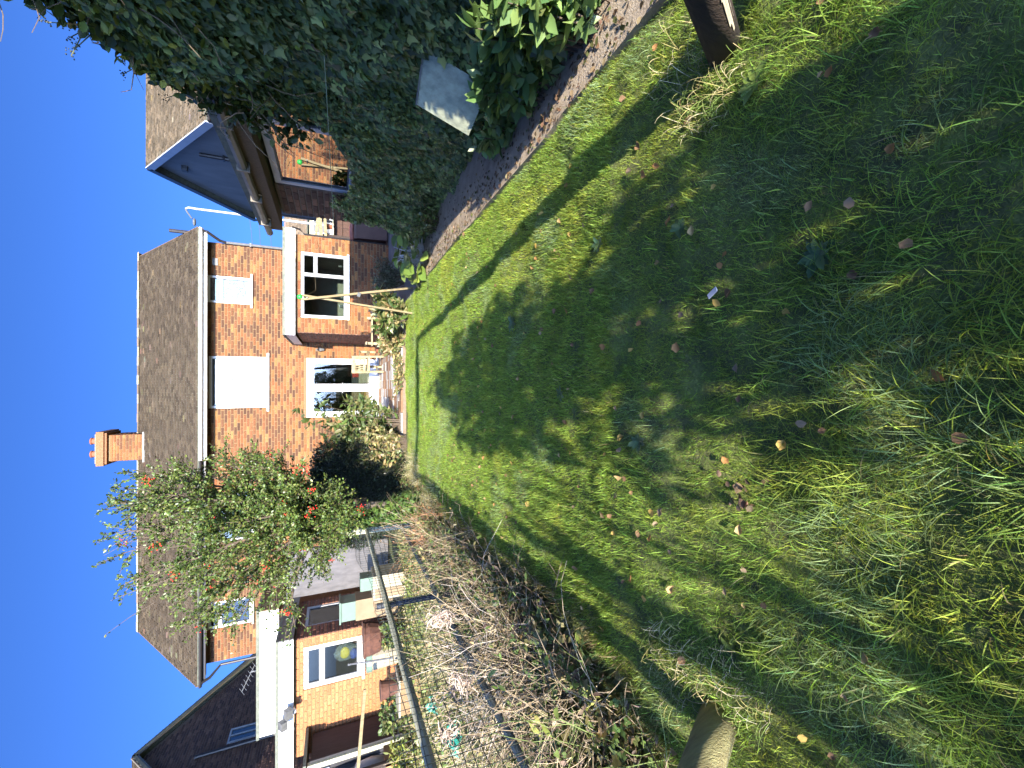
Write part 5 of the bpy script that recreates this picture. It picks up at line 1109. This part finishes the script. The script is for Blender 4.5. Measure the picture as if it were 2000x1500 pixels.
shrub('potted_plant', 'yellow green bush at the foot of the dark shed', 'plant', (-6.0, 6.9), (.4,.3), .5, 40, 700, LANCE, .10, [(.22,.24,.05),(.16,.2,.05)], seed=43)
for q, (x, y, z, s, lb) in enumerate([(-3.0,3.55,.36,.08,'crumpled turquoise netting caught on the weeds behind the mesh'),(-3.05,3.1,.34,.10,'larger turquoise netting heap beyond the lower rail'),(-3.3,4.4,.36,.06,'small scrap of turquoise netting beyond the cream planter')]):
    mb = MB(); G = 8; gp_ = [[Vector((x + (i/G-.5)*2*s + R.gauss(0,s*.16), y + (j/G-.5)*2*s + R.gauss(0,s*.16), z + R.gauss(0,s*.42))) for j in range(G+1)] for i in range(G+1)]
    mb.v = [tuple(p) for row in gp_ for p in row]
    for i in range(G):
        for j in range(G): mb.f.append((i*(G+1)+j, (i+1)*(G+1)+j, (i+1)*(G+1)+j+1, i*(G+1)+j+1)); mb.c.append(mb.col)
    one('netting', mb, 'turquoise', lb, 'netting', (x, y, z))
bw = thing('water_butt', 'pale rounded water butt on an orange stand before the dark shed', 'water butt', (-6.5, 7.6, 0)); part('stand', B(-6.9,-6.3,7.4,7.8,0,.5), 'cardboard', bw); part('body', MB().lathe([(.24,.502),(.27,.7),(.25,.95),(.1,1.02)], -6.6, 7.6, 16), 'lamp_white', bw, smooth=True)
rl = thing('timber_handrail', 'leaning timber handrail crossing in front of the dark shed', 'handrail', (-6.3, 7.4, 0)); part('rail', MB().beam((-5.3, 7.9, .80), (-6.9, 7.2, 1.02), .07, .05), 'pale_wood', rl); part('post', B(-6.35,-6.28,7.40,7.46,0,.90), 'dark_wood', rl)

# ------------------------------------------------------------------ bush and trees behind the photographer that shade the lawn
def shade_bush(name, label, c, r, n, seed, ls=.10, cat='bush', core=True, cols=GRN):
    t = thing(name, label, cat, (c[0], c[1], 0)); rg = np.random.default_rng(seed)
    d = rg.normal(size=(n,3)); d /= np.linalg.norm(d,axis=1)[:,None]; rr_ = rg.random(n)**.42*(1.08 + .32*np.sin(d[:,0]*5+seed)*np.sin(d[:,2]*6))
    P_ = np.array(c) + d*np.array(r)*rr_[:,None]; P_[:,2] = np.maximum(P_[:,2], .05)
    foliage('foliage', P_, d + rdir(n)*.8, rg.uniform(ls*.6,ls*1.3,n), OVAL, pal(n,*cols), 'leaf', t, kind='stuff')
    mb = MB(); mb.tube([(c[0],c[1],-.05),(c[0]+.03,c[1],c[2]*.6),(c[0],c[1],c[2])], [.06,.05,.03], 7)
    for j in range(7):
        a = 2*PI*j/7; mb.tube(bez((c[0],c[1],c[2]*.5), (c[0]+r[0]*.3*math.cos(a),c[1]+r[1]*.3*math.sin(a),c[2]), (c[0]+r[0]*.8*math.cos(a),c[1]+r[1]*.8*math.sin(a),c[2]+r[2]*.4*math.sin(a*2)), 6), [.03,.025,.02,.015,.01,.005], 5)
    part('trunk', mb, 'bark', t)
shade_bush('shade_tree', 'small round headed tree behind the swing frame that shades the lawn', (.27, -2.6, 2.0), (.60, .5, .64), 2500, 5, cat='tree')
shade_bush('evergreen_bush', 'low leafy bush beneath the small round headed tree', (.58, -2.3, .72), (.55, .5, .82), 2300, 6)
def sapling(label, x, y, h, nb, seed):  # unseen saplings, added so their stems cast thin fanning streaks on the lawn
    t = thing('streak_sapling', label, 'sapling', (x, y, 0)); rr = random.Random(seed); mb = MB()
    for i in range(nb):
        e = Vector((x + rr.gauss(0, .22), y + rr.gauss(0, .2), h*rr.uniform(.6, 1.0))); r0 = rr.uniform(.010, .018); c = bez((x + rr.gauss(0,.03), y + rr.gauss(0,.03), -.05), (x, y, h*.45), e, 8)
        mb.tube(c, [r0*(1-.1*k) for k in range(8)], 5)
        for j in range(4): p = c[rr.randint(3, 6)]; mb.tube([p, p + Vector((rr.gauss(0,.14), rr.gauss(0,.1), rr.uniform(.12,.35)))], [r0*.5, r0*.25], 4)
    part('stems', mb, 'twig', t)
sapling('unseen bare many stemmed sapling added to cast streaks, border side behind the swing frame', -.62, -2.3, 2.0, 7, 1)
sapling('unseen bare sapling added to cast streaks, close to the rear left leg of the swing', -.98, -2.5, 1.7, 6, 2)
sapling('unseen bare sapling added to cast streaks, path side behind the swing frame', .98, -2.4, 2.1, 5, 3)
shade_bush('sparse_bush', 'tall thin bush beside the rear leg of the swing', (-.85, -2.9, 2.0), (.42, .4, .5), 50, 9, ls=.08)
shade_bush('sparse_bush', 'thin sparse bush on the border side behind the swing frame', (-.62, -2.7, .95), (.55, .4, .95), 80, 7, ls=.09)
